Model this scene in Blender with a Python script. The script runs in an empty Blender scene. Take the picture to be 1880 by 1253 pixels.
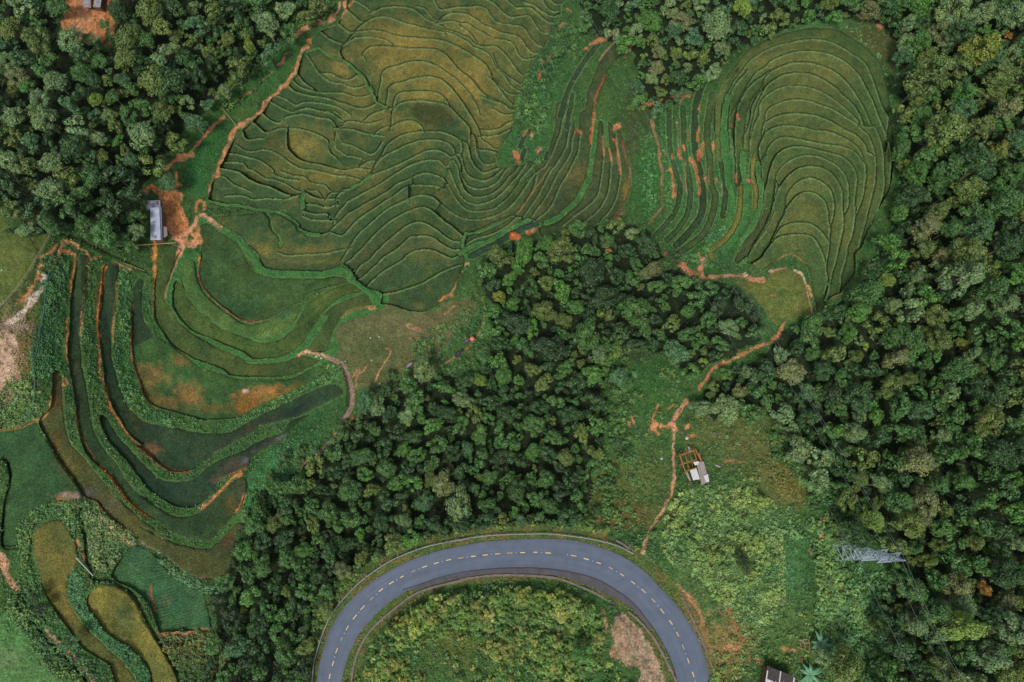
import bpy, math, random
import numpy as np
random.seed(7); rng = np.random.default_rng(11)
scene = bpy.context.scene
# ---------------------------------------------------------------- camera
CAM_H = 150.0
TILT = math.radians(12.3)
FPX = 24.0/36.0*1880.0
cam_data = bpy.data.cameras.new("camera"); cam_data.lens = 24.0; cam_data.sensor_width = 36.0
cam_data.clip_start = 1.0; cam_data.clip_end = 3000.0
cam = bpy.data.objects.new("camera", cam_data); scene.collection.objects.link(cam)
cam.location = (0, 0, CAM_H); cam.rotation_euler = (TILT, 0, 0)
scene.camera = cam
# ---------------------------------------------------------------- world, sun, exposure
world = bpy.data.worlds.new("World"); scene.world = world; world.use_nodes = True
wn = world.node_tree.nodes; wl = world.node_tree.links
sky = wn.new("ShaderNodeTexSky"); sky.sky_type = 'NISHITA'; sky.sun_disc = False
SUN_EL, SUN_AZ = math.radians(62), math.radians(200)
sky.sun_elevation = SUN_EL; sky.sun_rotation = SUN_AZ
sky.air_density = 1.0; sky.dust_density = 2.5; sky.ozone_density = 1.2
bg = wn["Background"]; bg.inputs[1].default_value = 0.095
hsv = wn.new("ShaderNodeHueSaturation"); hsv.inputs['Saturation'].default_value = 0.42   # thin even cloud takes the blue out of the sky
wl.new(sky.outputs[0], hsv.inputs['Color']); wl.new(hsv.outputs[0], bg.inputs[0])
sun_data = bpy.data.lights.new("sun", 'SUN'); sun_data.energy = 1.9; sun_data.angle = math.radians(12)
sun_data.color = (1.0, 0.96, 0.88)
sun = bpy.data.objects.new("sun", sun_data); scene.collection.objects.link(sun)
# the sky's sun_rotation turns from +Y towards +X
sdir = np.array([math.cos(SUN_EL)*math.sin(SUN_AZ), math.cos(SUN_EL)*math.cos(SUN_AZ), math.sin(SUN_EL)])
from mathutils import Vector, Matrix
sun.rotation_euler = Vector(sdir).to_track_quat('Z', 'Y').to_euler()
scene.view_settings.view_transform = 'Standard'; scene.view_settings.look = 'None'
scene.view_settings.gamma = 1.0; scene.view_settings.exposure = 1.0

# ---------------------------------------------------------------- helpers
col = scene.collection
CT, ST = math.cos(TILT), math.sin(TILT)
def W(px, py, z=0.0):
    """point of the world at height z seen at picture position px, py (1880 x 1253)"""
    u = (np.asarray(px, float)-940.0)/FPX; v = -(np.asarray(py, float)-626.5)/FPX
    dx, dy, dz = u, v*CT+ST, v*ST-CT
    t = (CAM_H-z)/(-dz)
    return dx*t, dy*t, z+0*t
def tag(o, label=None, cat=None, group=None, kind=None):
    if label: o['label'] = label
    if cat: o['category'] = cat
    if group: o['group'] = group
    if kind: o['kind'] = kind
    return o
def mesh_obj(name, verts, faces, mat=None, parent=None, loc=None, smooth=False):
    me = bpy.data.meshes.new(name)
    me.from_pydata([tuple(map(float, v)) for v in verts], [], faces)
    if mat: me.materials.append(mat)
    if smooth: me.polygons.foreach_set('use_smooth', [True]*len(me.polygons))
    o = bpy.data.objects.new(name, me); col.objects.link(o)
    if parent: o.parent = parent
    if loc is not None: o.location = loc
    return o
def np_mesh(name, V, F, mat=None, attrs=None, smooth=False):
    """V n x 3, F m x 4 arrays -> mesh; attrs: name -> n x 3 linear colours per vertex"""
    me = bpy.data.meshes.new(name)
    k = F.shape[1]
    me.vertices.add(len(V)); me.vertices.foreach_set('co', np.ascontiguousarray(V, np.float32).ravel())
    me.loops.add(F.size); me.loops.foreach_set('vertex_index', np.ascontiguousarray(F, np.int32).ravel())
    me.polygons.add(len(F)); me.polygons.foreach_set('loop_start', np.arange(0, F.size, k, dtype=np.int32))
    if smooth: me.polygons.foreach_set('use_smooth', np.ones(len(F), bool))
    me.update(calc_edges=True)
    for an, ar in (attrs or {}).items():
        a = me.color_attributes.new(an, 'FLOAT_COLOR', 'POINT')
        a.data.foreach_set('color', np.concatenate([ar, np.ones((len(ar), 1))], 1).astype(np.float32).ravel())
    if mat: me.materials.append(mat)
    return me
def empty(name, loc, rz=0.0):
    o = bpy.data.objects.new(name, None); col.objects.link(o); o.location = loc; o.rotation_euler = (0, 0, rz)
    o.empty_display_size = 0.3
    return o
def s2l(c):
    c = np.asarray(c, float)/255.0
    return np.where(c <= 0.04045, c/12.92, ((c+0.055)/1.055)**2.4)
GAIN = 0.52          # picture value -> base colour under this light
def pc(r, g, b, k=1.0): return s2l((r, g, b))*GAIN*k
class MB:
    """collects boxes, bars and tubes into one mesh"""
    def __init__(s): s.v = []; s.f = []
    def add(s, vs, fs):
        n = len(s.v); s.v += [tuple(v) for v in vs]; s.f += [tuple(i+n for i in f) for f in fs]
    def box(s, c, size, rz=0.0, tilt=None):
        x, y, z = (q/2 for q in size); M = Matrix.Rotation(rz, 4, 'Z')
        if tilt is not None: M = M @ tilt
        vs = [Vector(c)+M @ Vector((i*x, j*y, k*z)) for i in (-1, 1) for j in (-1, 1) for k in (-1, 1)]
        s.add(vs, [(0,1,3,2),(4,6,7,5),(0,4,5,1),(2,3,7,6),(0,2,6,4),(1,5,7,3)])
    def tube(s, pts, r, n=6, cap=True):
        pts = [Vector(p) for p in pts]; rs = r if isinstance(r, (list, tuple)) else [r]*len(pts)
        rings = []
        for i, p in enumerate(pts):
            d = (pts[min(i+1, len(pts)-1)]-pts[max(i-1, 0)]).normalized()
            a = Vector((0, 0, 1)) if abs(d.z) < 0.9 else Vector((1, 0, 0))
            u = d.cross(a).normalized(); w = d.cross(u)
            rings.append([p+(u*math.cos(2*math.pi*k/n)+w*math.sin(2*math.pi*k/n))*rs[i] for k in range(n)])
        vs = [q for R in rings for q in R]; fs = []
        for i in range(len(pts)-1):
            for k in range(n): fs.append((i*n+k, i*n+(k+1) % n, (i+1)*n+(k+1) % n, (i+1)*n+k))
        if cap: fs += [tuple(range(n))[::-1], tuple((len(pts)-1)*n+k for k in range(n))]
        s.add(vs, fs)
    def build(s, name, mat, parent=None, loc=None, smooth=False): return mesh_obj(name, s.v, s.f, mat, parent, loc, smooth)
def nodes_of(m):
    m.use_nodes = True; return m.node_tree.nodes, m.node_tree.links, m.node_tree.nodes["Principled BSDF"]
def mat_noise(name, c1, c2, scale=3.0, rough=0.8, bump=0.0, metal=0.0, detail=4.0):
    m = bpy.data.materials.new(name); n, l, b = nodes_of(m)
    tc = n.new("ShaderNodeTexCoord"); nz = n.new("ShaderNodeTexNoise"); nz.inputs['Scale'].default_value = scale; nz.inputs['Detail'].default_value = detail
    l.new(tc.outputs['Object'], nz.inputs['Vector'])
    r = n.new("ShaderNodeValToRGB"); r.color_ramp.elements[0].position = 0.3; r.color_ramp.elements[1].position = 0.7
    r.color_ramp.elements[0].color = (*c1, 1); r.color_ramp.elements[1].color = (*c2, 1)
    l.new(nz.outputs[0], r.inputs[0]); l.new(r.outputs[0], b.inputs['Base Color'])
    b.inputs['Roughness'].default_value = rough; b.inputs['Metallic'].default_value = metal
    b.inputs['Specular IOR Level'].default_value = 0.25
    if bump:
        bp = n.new("ShaderNodeBump"); bp.inputs['Strength'].default_value = bump; bp.inputs['Distance'].default_value = 0.05
        l.new(nz.outputs[0], bp.inputs['Height']); l.new(bp.outputs[0], b.inputs['Normal'])
    return m
# ---------------------------------------------------------------- survey of the place: every line is "window: x y, x y ..."
S = 1880/320.0; S3 = 1432/480.0
WIN = {'P':(0,0,1),'T1':(380,0,S),'T2':(380,200,S),'T3':(640,0,S),'T4':(640,200,S),'T5':(560,370,S),'T6':(840,0,S),'T7':(860,200,S),'T8':(840,300,S),
 'C1':(1160,130,S),'C2':(1160,320,S),'D1':(1340,40,S),'D2':(1340,240,S),'D3':(1340,390,S),'E1':(280,400,S),'E2':(60,450,S),'E3':(60,640,S),'E4':(360,560,S),
 'F1':(0,840,S),'F2':(0,1040,S),'F3':(200,780,S),'F4':(200,940,S),'F5':(0,380,S),'F6':(0,590,5.885),'G':(600,540,S),
 'R1':(0,0,S3),'R2':(380,0,S3),'S1':(1140,380,S3),'S4':(380,833,S3),'S5':(760,833,S3),'S6':(1100,833,S3),'S7':(1400,833,S3),'Z7':(1090,1070,1164/170.0),'HU':(1200,770,8.95),'HO':(230,290,6.9625)}
def pts(s):
    out = []; w = None
    for tok in s.replace('\n', ' ').split(','):
        tok = tok.strip()
        if not tok: continue
        if ':' in tok: a, tok = tok.split(':'); w = WIN[a.strip()]
        x, y = tok.split(); out.append((w[0]+float(x)/w[2], w[1]+float(y)/w[2]))
    return np.array(out)
def smooth(P, closed=False, step=4.0):
    """Catmull-Rom through the points"""
    P = np.asarray(P, float); n = len(P)
    if n < 3 and not closed: 
        k = max(2, int(np.hypot(*(P[-1]-P[0]))/step)); return P[0]+(P[-1]-P[0])*np.linspace(0, 1, k)[:, None]
    out = []
    for i in range(n if closed else n-1):
        if closed: p0, p1, p2, p3 = P[i-1], P[i], P[(i+1) % n], P[(i+2) % n]
        else: p0, p1, p2, p3 = P[max(i-1, 0)], P[i], P[i+1], P[min(i+2, n-1)]
        k = max(2, int(np.hypot(*(p2-p1))/step)); t = np.arange(k)[:, None]/k
        out.append(0.5*(2*p1+(p2-p0)*t+(2*p0-5*p1+4*p2-p3)*t**2+(3*p1-p0-3*p2+p3)*t**3))
    if not closed: out.append(P[-1:])
    return np.concatenate(out)
RICE_UPPER = "P: 655 -60, P: 640 0, 632 22, 622 42, 606 51, 589 58, 572 75, 560 92, 552 116, 538 148, 502 179, 482 207, 445 239, 424 268, 411 295, 397 322, 388 343, 384 366, 383 378, T2: 150 1060, 300 1090, 540 1130, E1: 560 0, 740 90, 850 140, 960 210, 1060 310, 1150 410, 1180 510, 1290 555, 1450 565, 1750 575, T5: 230 755, 300 720, 420 680, 510 760, 560 850, 660 930, 760 960, 835 1005, 820 1100, 940 1120, 1060 1160, 1180 1190, 1300 1180, 1420 1130, 1500 1050, 1600 970, 1650 850, 1700 770, 1770 680, T8: 60 1000, 40 960, 60 900, 200 880, 370 800, 600 690, 780 600, T7: 640 1120, 600 1000, 700 800, 720 600, 640 560, 600 600, 480 620, 400 640, 300 600, 330 450, 480 200, 500 60, T6: 620 1040, 700 1000, 720 890, 745 800, 830 640, 920 520, 1000 380, 1040 260, 1110 150, 1110 60, 1160 0, P: 1050 -60"
RICE_STRIPS = "T7: 960 -70, 935 200, 880 400, 810 560, 740 640, 680 760, 620 950, 590 1170, 680 1190, 820 1250, T8: 880 700, 900 780, 1030 800, 1260 770, T7: 1480 1190, 1560 1180, 1680 1010, 1740 850, 1740 650, 1700 450, 1640 250, 1590 230, 1570 300, 1530 150, 1400 140, 1330 250, 1335 60, 1350 -60, P: 1104 165, 1116 130, T6: 1740 600, 1850 470, 1850 380, 1780 370, 1700 440, 1600 570, 1520 700, 1440 900, 1400 1000, 1380 1180, T7: 1200 60, 1190 250, 1150 230, 1130 140, 1090 170, 1100 0"
RICE_OVAL = "D1: -60 640, 100 420, 220 290, 420 190, 640 120, 850 75, 1050 75, 1200 105, 1400 230, 1560 370, 1640 500, 1690 650, 1720 850, 1740 1000, 1760 1200, D2: 1765 230, 1760 430, 1740 560, 1690 700, 1600 850, 1540 1000, 1480 1100, 1430 1240, D3: 1400 400, 1350 450, 1350 650, 1240 800, 1180 880, 1090 910, 1030 1020, 1000 1150, 950 1150, 930 1000, 890 850, 870 700, 820 560, 720 470, 600 465, 500 520, 380 610, 280 670, 240 650, 240 560, C2: 1160 930, 1200 800, 1300 640, 1380 480, 1400 300, 1390 100, C1: 1290 1150, 1290 900, 1220 880, 1190 1000, 1180 1200, 1110 1250, 1100 1000, 1060 900, 1040 700, 1000 450, 950 560, 900 700, 880 500, 930 300, 1050 110, 1150 -30"
LINES = """T1: 1620 20, 1700 60, 1790 125, 1880 90
T1: 1520 110, 1600 180, 1692 245, T3: 260 200, 340 180, 430 185, 510 210, 600 245, 700 270, 800 300, 900 320, 1020 345, 1130 365, 1220 410, 1290 450, 1350 505, 1440 545, 1520 590, 1560 650, 1600 740, 1690 830, 1740 910, 1800 960, 1860 985
T1: 1440 270, 1520 340, 1590 345, 1650 290, 1700 250
T1: 1230 340, 1330 420, 1460 475, 1490 470
T3: 265 130, 330 100, 430 75, 560 72, 680 95, 760 140, 820 190, 900 230, 960 255, 1030 305, 1040 345
T1: 1540 420, 1600 350, T3: 160 335, 260 325, 370 340, 470 375, 560 395, 680 405, 800 415, 930 420, 1030 440, 1120 480, 1220 525, 1330 590, 1430 655, 1500 720, 1530 790, 1560 870, 1600 920, 1660 1000, 1720 1080, 1750 1110
T1: 1790 1010, 1740 900, 1640 790, 1560 710, 1470 640, 1430 580, 1440 530, 1490 470, 1560 430, T3: 80 410, 220 398, 340 415, 430 450, 475 490
T3: 290 1010, 260 960, 230 870, 200 750, 190 650, 150 600, 180 550, 240 505, 330 497, 450 505, 560 510, 700 525, 860 525, 960 540, 1050 590, 1120 670, 1180 745, 1270 810, 1340 870, 1400 950, 1450 1010, 1510 1050, 1590 1080, 1680 1130, 1740 1180, 1790 1185
T3: 320 1080, 330 990, 350 900, 360 800, 410 745, 530 710, 640 675, 760 660, 850 672, 950 710, 1050 775, 1150 845, 1230 925, 1300 1000, 1350 1080, 1385 1140, 1410 1215
T3: 480 1170, 420 1160, 412 1100, 425 1050, 430 970, 480 910, 600 880, 730 840, 870 828, 980 850, 1070 910, 1150 1000, 1220 1090, 1270 1170, T4: 1330 90, 1390 190, 1420 270, 1430 320, 1500 370, 1560 420, 1610 435
T3: 490 1130, 500 1060, 540 1010, 610 990, 740 985, 860 990, 960 1000, 1020 1040, 1060 1090, 1080 1140
T4: 465 170, 470 60, T3: 480 1200, 530 1130, 620 1095, 740 1085, 880 1095, 1000 1115, 1090 1150, 1150 1210, T4: 1200 90, 1260 150, 1310 210, 1310 270
T3: 930 0, 955 60, 990 105, 1070 95, 1180 75, 1300 75, 1400 65, 1460 80, T6: 330 110, 370 180, 430 240, 560 265, 700 290, 750 350, 800 420, 860 480, 920 500
T3: 985 220, 1020 185, 1080 150, 1180 140, 1290 155, 1350 190, 1400 225, T6: 280 265, 400 310, 470 350, 620 380, 700 430, 740 500, 800 560, 860 575, 920 545
T3: 970 250, 1020 235, 1120 228, 1210 250, 1290 255, 1350 300, 1430 340, 1490 375
T3: 760 75, 830 100, 890 165, 930 215, 985 220
T3: 1220 290, 1280 330, 1330 380, 1370 440
T3: 1040 320, 1130 340, 1220 380, 1300 410, 1360 470, 1440 500, 1560 500, T6: 430 510, 510 580, 590 680, 650 770, 710 815, 745 800
T6: 430 420, 540 440, 610 480, 650 570, 710 635, 820 630
T6: 330 0, 400 40, 450 90, 510 150, 590 185, 680 175, 770 170, 820 230, 870 310, 930 355, 1010 355
T6: 540 0, 600 60, 640 85, 720 80, 800 90, 860 140, 930 200, 990 240, 1040 245
T6: 740 30, 830 60, 900 110, 980 160, 1060 175, 1110 150
T6: 920 0, 960 70, 1020 120, 1090 125
T6: 1000 0, 1060 40, 1110 40
T6: 390 610, 430 720, 480 770, 550 830, 620 870, 690 912, 720 890
T6: 360 850, 450 920, 520 980, 580 1020, 650 1020
T6: 280 1050, 400 1090, 500 1120, 560 1170, 610 1190
T4: 470 190, 540 150, 640 130, 720 140, 780 180, 810 235
T4: 310 560, 360 500, 410 400, 480 340, 560 290, 680 255, 830 240, 970 245, 1080 270, 1160 310, 1220 350, 1280 370, 1300 430, 1320 530, 1370 620, 1430 680, 1500 680, 1600 640
T4: 1310 360, 1310 290, 1350 285, 1370 350, 1380 470, 1430 560, 1480 600, 1590 580
T4: 250 700, 290 610, 370 520, 500 450, 620 390, 760 345, 900 330, 1000 340, 1090 380, 1140 440, 1150 490, 1210 485, 1230 560, 1250 640, 1300 720, 1380 760, 1480 770, 1580 720, 1660 650
T4: 1215 350, 1225 440, 1210 485
T4: 180 770, 260 710, 420 650, 560 590, 700 520, 820 460, 930 440, 1020 460, 1110 520, 1150 500, 1200 580, 1215 700, 1265 800, 1330 845, 1440 860, T7: 300 800, 370 700, 430 640, 470 620
T4: 0 1000, 120 930, 270 850, 400 770, 520 690, 640 620, 760 570, 880 550, 980 560, 1060 620, 1130 555, 1180 640, 1205 760, 1260 880, 1340 940, 1440 945, T7: 280 900, 380 810, 450 720, 520 650, 555 600
T4: 0 1130, 130 1050, 280 970, 430 880, 540 800, 660 755, 770 700, 880 695, 980 725, 1020 740, 1080 655, 1130 760, 1180 870, 1230 960, 1310 1015, 1400 1030, T7: 250 990, 370 900, 460 800, 530 720, 600 620, 630 540
T4: 1010 855, 1060 805, 1110 880, 1170 980, 1240 1060, 1330 1100, 1420 1105, T7: 280 1070, 400 980, 500 860, 570 750, 650 660, 700 600
T4: 1020 745, 1060 800
T5: 0 335, 100 360, 200 350, 270 330, 330 350, 385 365, 420 355, 500 270, T4: 120 1180, 250 1090, 400 990, 500 930, 600 850, 680 825, 820 820, 930 830, 1010 855
T5: 410 610, 440 560, 500 460, 590 340, T4: 220 1250, 330 1150, 450 1060, 580 1000, 680 950, 800 930, 900 950, 990 1020, 1080 1090, 1160 1140, 1240 1180, 1340 1192, 1450 1185, T7: 330 1130, 460 1040, 560 920, 640 800, 690 720
T4: 920 1110, 985 1025
T4: 640 870, 640 970
T4: 680 760, 680 820
T4: 1420 220, 1500 230, 1620 215, 1700 160, 1780 130
T4: 1430 300, 1520 295, 1640 270, 1760 210
T4: 1570 10, 1680 60, 1790 55
T4: 1390 440, 1500 445, 1600 470
T4: 1390 440, 1400 520, 1450 580
T5: 320 210, 350 130, 400 70, 470 0
T5: 285 300, 370 220, 470 130, 560 80, 640 30
T5: 320 210, 330 235, 370 220
T5: 470 505, 350 530, 200 560, 0 570, E1: 1560 400, 1450 405, 1380 380
T5: 540 740, 500 750, 430 740, 430 680, 520 600, 640 480, 760 350, 870 250, 950 190, 1060 130, 1180 80, 1270 60, 1340 80, 1400 120, 1500 210, 1600 280, 1680 350, 1720 380
T5: 550 760, 600 690, 700 630, 750 560, 820 490, 900 420, 1020 320, 1120 250, 1210 220, 1290 230, 1400 290, 1480 350, 1540 400, 1620 430, 1700 430
T5: 540 850, 600 830, 660 780, 750 700, 860 590, 950 540, 1060 450, 1130 385, 1230 370, 1320 372, 1400 400, 1500 470, 1600 520, 1680 515
T5: 660 930, 700 880, 780 800, 900 720, 1040 640, 1110 570, 1200 530, 1320 515, 1420 540, 1500 580, 1580 610, 1640 590, 1700 540
T5: 840 1000, 1000 970, 1150 920, 1270 880, 1400 800, 1560 720, 1700 680, 1760 660
T5: 1690 440, 1740 330, 1800 330
T5: 0 165, 80 200, 200 200, 320 210
T5: 0 110, 100 130, 240 130, 260 185
T5: 0 30, 110 35, 210 60, 280 60, 340 20
T2: 610 55, 680 115, 780 150, 840 95, 960 60, 1080 60, 1200 90, 1340 120, 1390 190, 1410 270, 1450 340, 1470 370, 1560 390, 1680 450, 1780 490, 1850 430, 1880 380
T2: 490 130, 560 200, 620 250, 700 240, 760 215, 850 210, 960 210, 1060 230, 1160 260, 1300 340, 1310 430, 1350 490, 1410 540, 1430 620
T2: 380 230, 430 330, 540 320, 630 310, 690 250
T2: 870 215, 860 320, 870 420, 920 480, 980 540, 1080 575, 1220 600, 1370 640, 1500 660, 1620 640, 1780 660
T2: 1390 240, 1385 400, 1430 450, 1500 500, 1600 520, 1690 550, 1650 620
T2: 220 480, 330 490, 440 520, 550 545, 640 600, 710 650, 730 700
T2: 340 400, 400 440, 470 460, 600 440, 700 455, 780 490, 880 570, 1000 640, 1130 660, 1260 680, 1400 720, 1540 730, 1690 775
T2: 170 575, 300 575, 400 590, 440 650, 500 660, 570 710, 640 750, 740 770, 850 810, 930 860, 980 880
T2: 150 640, 250 660, 360 690, 440 750, 540 800, 650 830, 760 880, 850 920, 930 940
T2: 730 710, 830 750, 970 770
T2: 820 680, 940 720, 1060 740, 1110 790, 1200 810, 1280 830, 1320 870
T2: 100 715, 200 735, 260 790, 350 840, 450 880
T2: 220 940, 340 930, 430 950, 500 975, 680 965, 840 975, 930 945, 1040 915
T2: 1110 880, 1190 890, 1250 960
T2: 1070 900, 1150 950, 1230 970, 1400 975
T2: 1400 1030, 1400 960, 1470 880, 1570 850, 1690 770, 1780 700
T2: 1290 970, 1340 910, 1450 900
T2: 1070 1020, 1180 1025, 1290 1055, 1390 1035
T2: 1050 1090, 1150 1130, 1300 1130, 1320 1185
T2: 1050 1090, 1060 1150, 1120 1190, 1240 1200, 1340 1200, 1385 1200
T2: 1480 150, 1560 130, 1740 160, 1880 120
T2: 1410 210, 1570 220, 1700 260, 1880 290
T2: 1720 110, 1780 60, 1880 20
T2: 1820 270, 1860 225, 1960 190, 1980 230
T2: 1670 610, 1740 570, 1820 560
T1: 1100 620, 1150 700, 1220 790, 1330 790, 1450 850, 1550 855, 1630 800
T1: 1220 800, 1280 850, 1370 890, 1460 900, 1560 945, 1660 940, 1710 910
T1: 980 800, 1040 880, 1100 930, 1160 970
T1: 930 870, 1000 930, 1100 970, 1250 1000, 1400 1000, 1500 1010, 1600 1045, 1700 1035, 1790 1010
T1: 870 910, 930 970, 1030 1010, 1150 1035, 1300 1060, 1420 1100, 1530 1130, 1600 1160, 1700 1170, 1800 1130
T1: 780 1040, 870 1080, 960 1130, 1060 1100, 1200 1110, 1330 1130, 1450 1170, 1530 1230
T1: 700 1100, 800 1160, 930 1210, 1000 1175, 1100 1165, 1200 1190, 1330 1200, 1430 1230, T2: 1470 130, 1470 180, 1400 200
T2: 980 10, 1100 -5, 1200 20, 1330 40, 1440 110
T7: 650 760, 720 700, 800 640
T7: 590 1170, 650 1080, 740 950, 820 800, 880 680, 950 590, 1010 490, 1060 380, 1090 200, 1130 140
T7: 670 1175, 780 1030, 880 870, 950 720, 1040 580, 1100 480, 1120 330, 1150 230
T7: 720 1200, 850 1100, 920 990, 990 830, 1050 730, 1120 600, 1180 470, 1200 300
T7: 830 610, 900 480, 950 360, 990 260, 1010 130, 1060 0
T7: 1440 140, 1460 350, 1450 560, 1430 760, 1390 940, 1280 1050, 1150 1150, 1040 1240
T7: 1510 420, 1540 550, 1530 700, 1510 880, 1450 1020, 1340 1150, 1200 1240
T7: 1580 240, 1600 420, 1640 650, 1620 850, 1580 1000, 1500 1130, 1440 1190
T7: 560 1080, 620 1000, 700 860, 730 740
T8: 60 770, 200 730, 400 640, 560 570, 660 580
T8: 60 890, 200 810, 370 760, 540 670, 620 590
D1: 0 740, 60 630, 200 440, 330 340, 470 270, 640 225, 780 200, 900 190, 1040 205, 1180 260, 1310 340, 1430 420, 1490 500, 1550 650, 1600 800, 1660 950, 1710 1040, D2: 1690 60, 1720 150, 1745 300, 1730 560
D1: 20 1000, 50 950, 130 790, 230 630, 300 540, 400 480, 430 430, 560 370, 700 325, 850 318, 1000 330, 1150 380, 1280 460, 1380 560, 1460 700, 1530 830, 1580 960, 1640 1110, D2: 1690 80, 1660 300, 1665 500, 1660 660, 1610 820, 1540 1000, 1490 1080
D1: 340 700, 370 620, 460 530, 600 465, 720 440, 860 445, 1000 480, 1130 540, 1250 640, 1340 760, 1430 900, 1490 1040, 1530 1120, 1560 1130, D2: 1600 40, 1630 110, 1655 250
D1: 150 1250, 190 1150, 230 1000, 230 930, 300 790, 350 740, 400 690, 500 610, 600 570, 740 552, 880 570, 1010 625, 1130 710, 1260 830, 1370 950, 1430 1080, 1450 1130, 1560 1130
D1: 230 1250, 270 1100, 320 1000, 320 900, 380 810, 480 740, 600 695, 720 690, 860 710, 1000 760, 1140 850, 1260 950, 1340 1020, 1390 1080, 1380 1110
D1: 380 1060, 400 960, 500 890, 620 850, 780 840, 900 870, 1050 920, 1160 970, 1270 1040, 1360 1100, 1420 1160, D2: 1500 60, 1550 190, 1575 330, 1570 520, 1540 680, 1490 880, 1440 1080, D3: 1400 350
D1: 350 1200, 370 1100, 460 1040, 580 1000, 720 990, 880 1005, 1010 1040, 1130 1100, 1250 1170, D2: 1350 40, 1420 100, 1470 170, 1480 230, 1540 260
D1: 390 1190, 480 1140, 600 1122, 760 1130, 900 1165, D2: 1050 5, 1200 60, 1320 130, 1390 200, 1430 290
D2: 300 520, 340 330, 380 270, 430 160, 520 85, 600 68, 720 85, 880 120, 1040 150, 1200 170, 1330 220, 1410 300, 1460 380, 1465 500, 1450 620, 1420 760, 1370 880, 1355 920
D2: 370 660, 410 520, 460 330, 530 240, 620 185, 780 172, 920 200, 1060 235, 1180 270, 1280 330, 1350 430, 1370 560, 1350 700, 1350 880, D3: 1350 70, 1320 250, 1280 350, 1250 520, 1200 680, 1200 780, 1180 870
D2: 530 590, 500 510, 540 420, 620 340, 730 285, 850 265, 960 280, 1080 330, 1170 390, 1250 490, 1280 620, 1280 800, 1240 885
D2: 380 1040, 440 930, 480 750, 530 620, 600 520, 700 430, 800 390, 920 388, 1030 415, 1120 490, 1190 600, 1215 700, 1215 850, 1225 960, 1215 1080, D3: 1180 370, 1150 500, 1110 640, 1090 740
D2: 610 780, 620 690, 700 580, 790 525, 870 510, 970 540, 1060 610, 1110 700, 1125 820, 1110 940, 1080 1030
D2: 450 1180, 510 1060, 570 930, 610 830, 690 730, 760 675, 850 660, 940 690, 1020 760, 1055 860, 1060 960, 1080 1050, 1070 1170, D3: 1070 400, 1050 500, 1040 600, 1050 740, 1030 850
D2: 480 1160, 540 1060, 640 1005, 760 988, 880 1010, 980 1080, 1060 1190
D3: 240 640, 240 560, 330 500, 400 400, 490 290, 600 245, 740 237, 870 255, 940 320, 1000 440, 1035 540
D3: 470 20, 400 170, 290 320, 200 470, 180 510
D3: 590 20, 540 100
D3: 330 20, 250 160, 150 300, 100 400
C1: 1480 10, 1290 150, 1180 300, 1130 450, 1110 700, 1120 1000, C2: 1120 60
C1: 1420 160, 1390 200, 1290 320, 1260 480, 1220 640, 1210 800
C1: 1430 200, 1350 380, 1290 620, 1270 850, C2: 1290 50
C1: 1230 20, 1100 180, 1060 350, 1040 600, 1060 900
C1: 1450 930, 1400 1050, 1400 1240, C2: 1430 220, 1400 380
C1: 1440 660, 1370 830, 1390 980
C2: 1560 20, 1540 200, 1500 400, 1400 620, 1290 800, 1250 930"""
LINES = [pts(l) for l in LINES.strip().split('\n')]
# strokes of open grass / bank between terraces: (line, width px, class)
BANKS = [("E1: 480 60, 560 20, 650 40, 745 120, 850 180, 955 260, 1035 380, 1115 485, 1180 565, 1320 605, 1500 610, 1750 615, T5: 200 790, 400 745, 490 800", 13),
 ("T2: 0 1000, 60 1010, 150 1030, 300 1045, 420 1065, 520 1085, 700 1110, 830 1145, 900 1190, 980 1250, E1: 1570 110, 1680 175, 1800 185", 7),
 ("T2: 640 1130, 680 1180, 690 1250, E1: 1300 140, 1370 210, 1385 300", 5),
 ("T2: 1040 920, 1020 980, 1040 1060", 8), ("T2: 1560 850, 1680 790, 1760 710", 5),
 ("T1: 1080 560, 1200 530, 1280 590, 1360 630, 1460 650, 1560 720, 1640 790, 1710 860, 1740 940, 1790 1020, 1830 1100, 1880 1130, T3: 420 1160", 5),
 ("T5: 480 850, 560 880, 640 950, 700 980, 760 1040, 800 1090", 8), ("T5: 1690 760, 1740 640, 1700 480, 1740 340", 6),
 ("T8: 30 980, 160 890, 340 840, 480 760, 660 660, 780 610", 8), ("T8: 80 760, 240 740, 420 660, 560 590", 4),
 ("T7: 1370 130, 1360 300, 1340 480, 1315 640, 1300 760, 1230 880, 1180 980, 1080 1080, 960 1180, 840 1230", 11),
 ("T7: 1480 140, 1490 300, 1500 400", 8),
 ("C1: 1040 280, 1010 420, 990 600, 990 800, 1020 1000, 1040 1250, C2: 1050 100, 1080 300, 1060 450, 980 600, 840 720", 11),
 ("C1: 1060 640, 1090 900, 1090 1100", 5), ("C1: 1260 430, 1230 560", 4), ("C1: 1200 900, 1200 1100, C2: 1230 60, 1230 300, 1210 480, 1140 640, 1000 820", 12),
 ("C1: 1360 1000, 1370 1200, C2: 1400 100, 1380 350, 1330 500, 1240 640, 1160 740", 9), ("C1: 1180 350, 1140 430", 4),
 ("D3: 120 560, 180 500", 8), ("D3: 1050 760, 1075 800, 1040 950", 5)]
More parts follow.
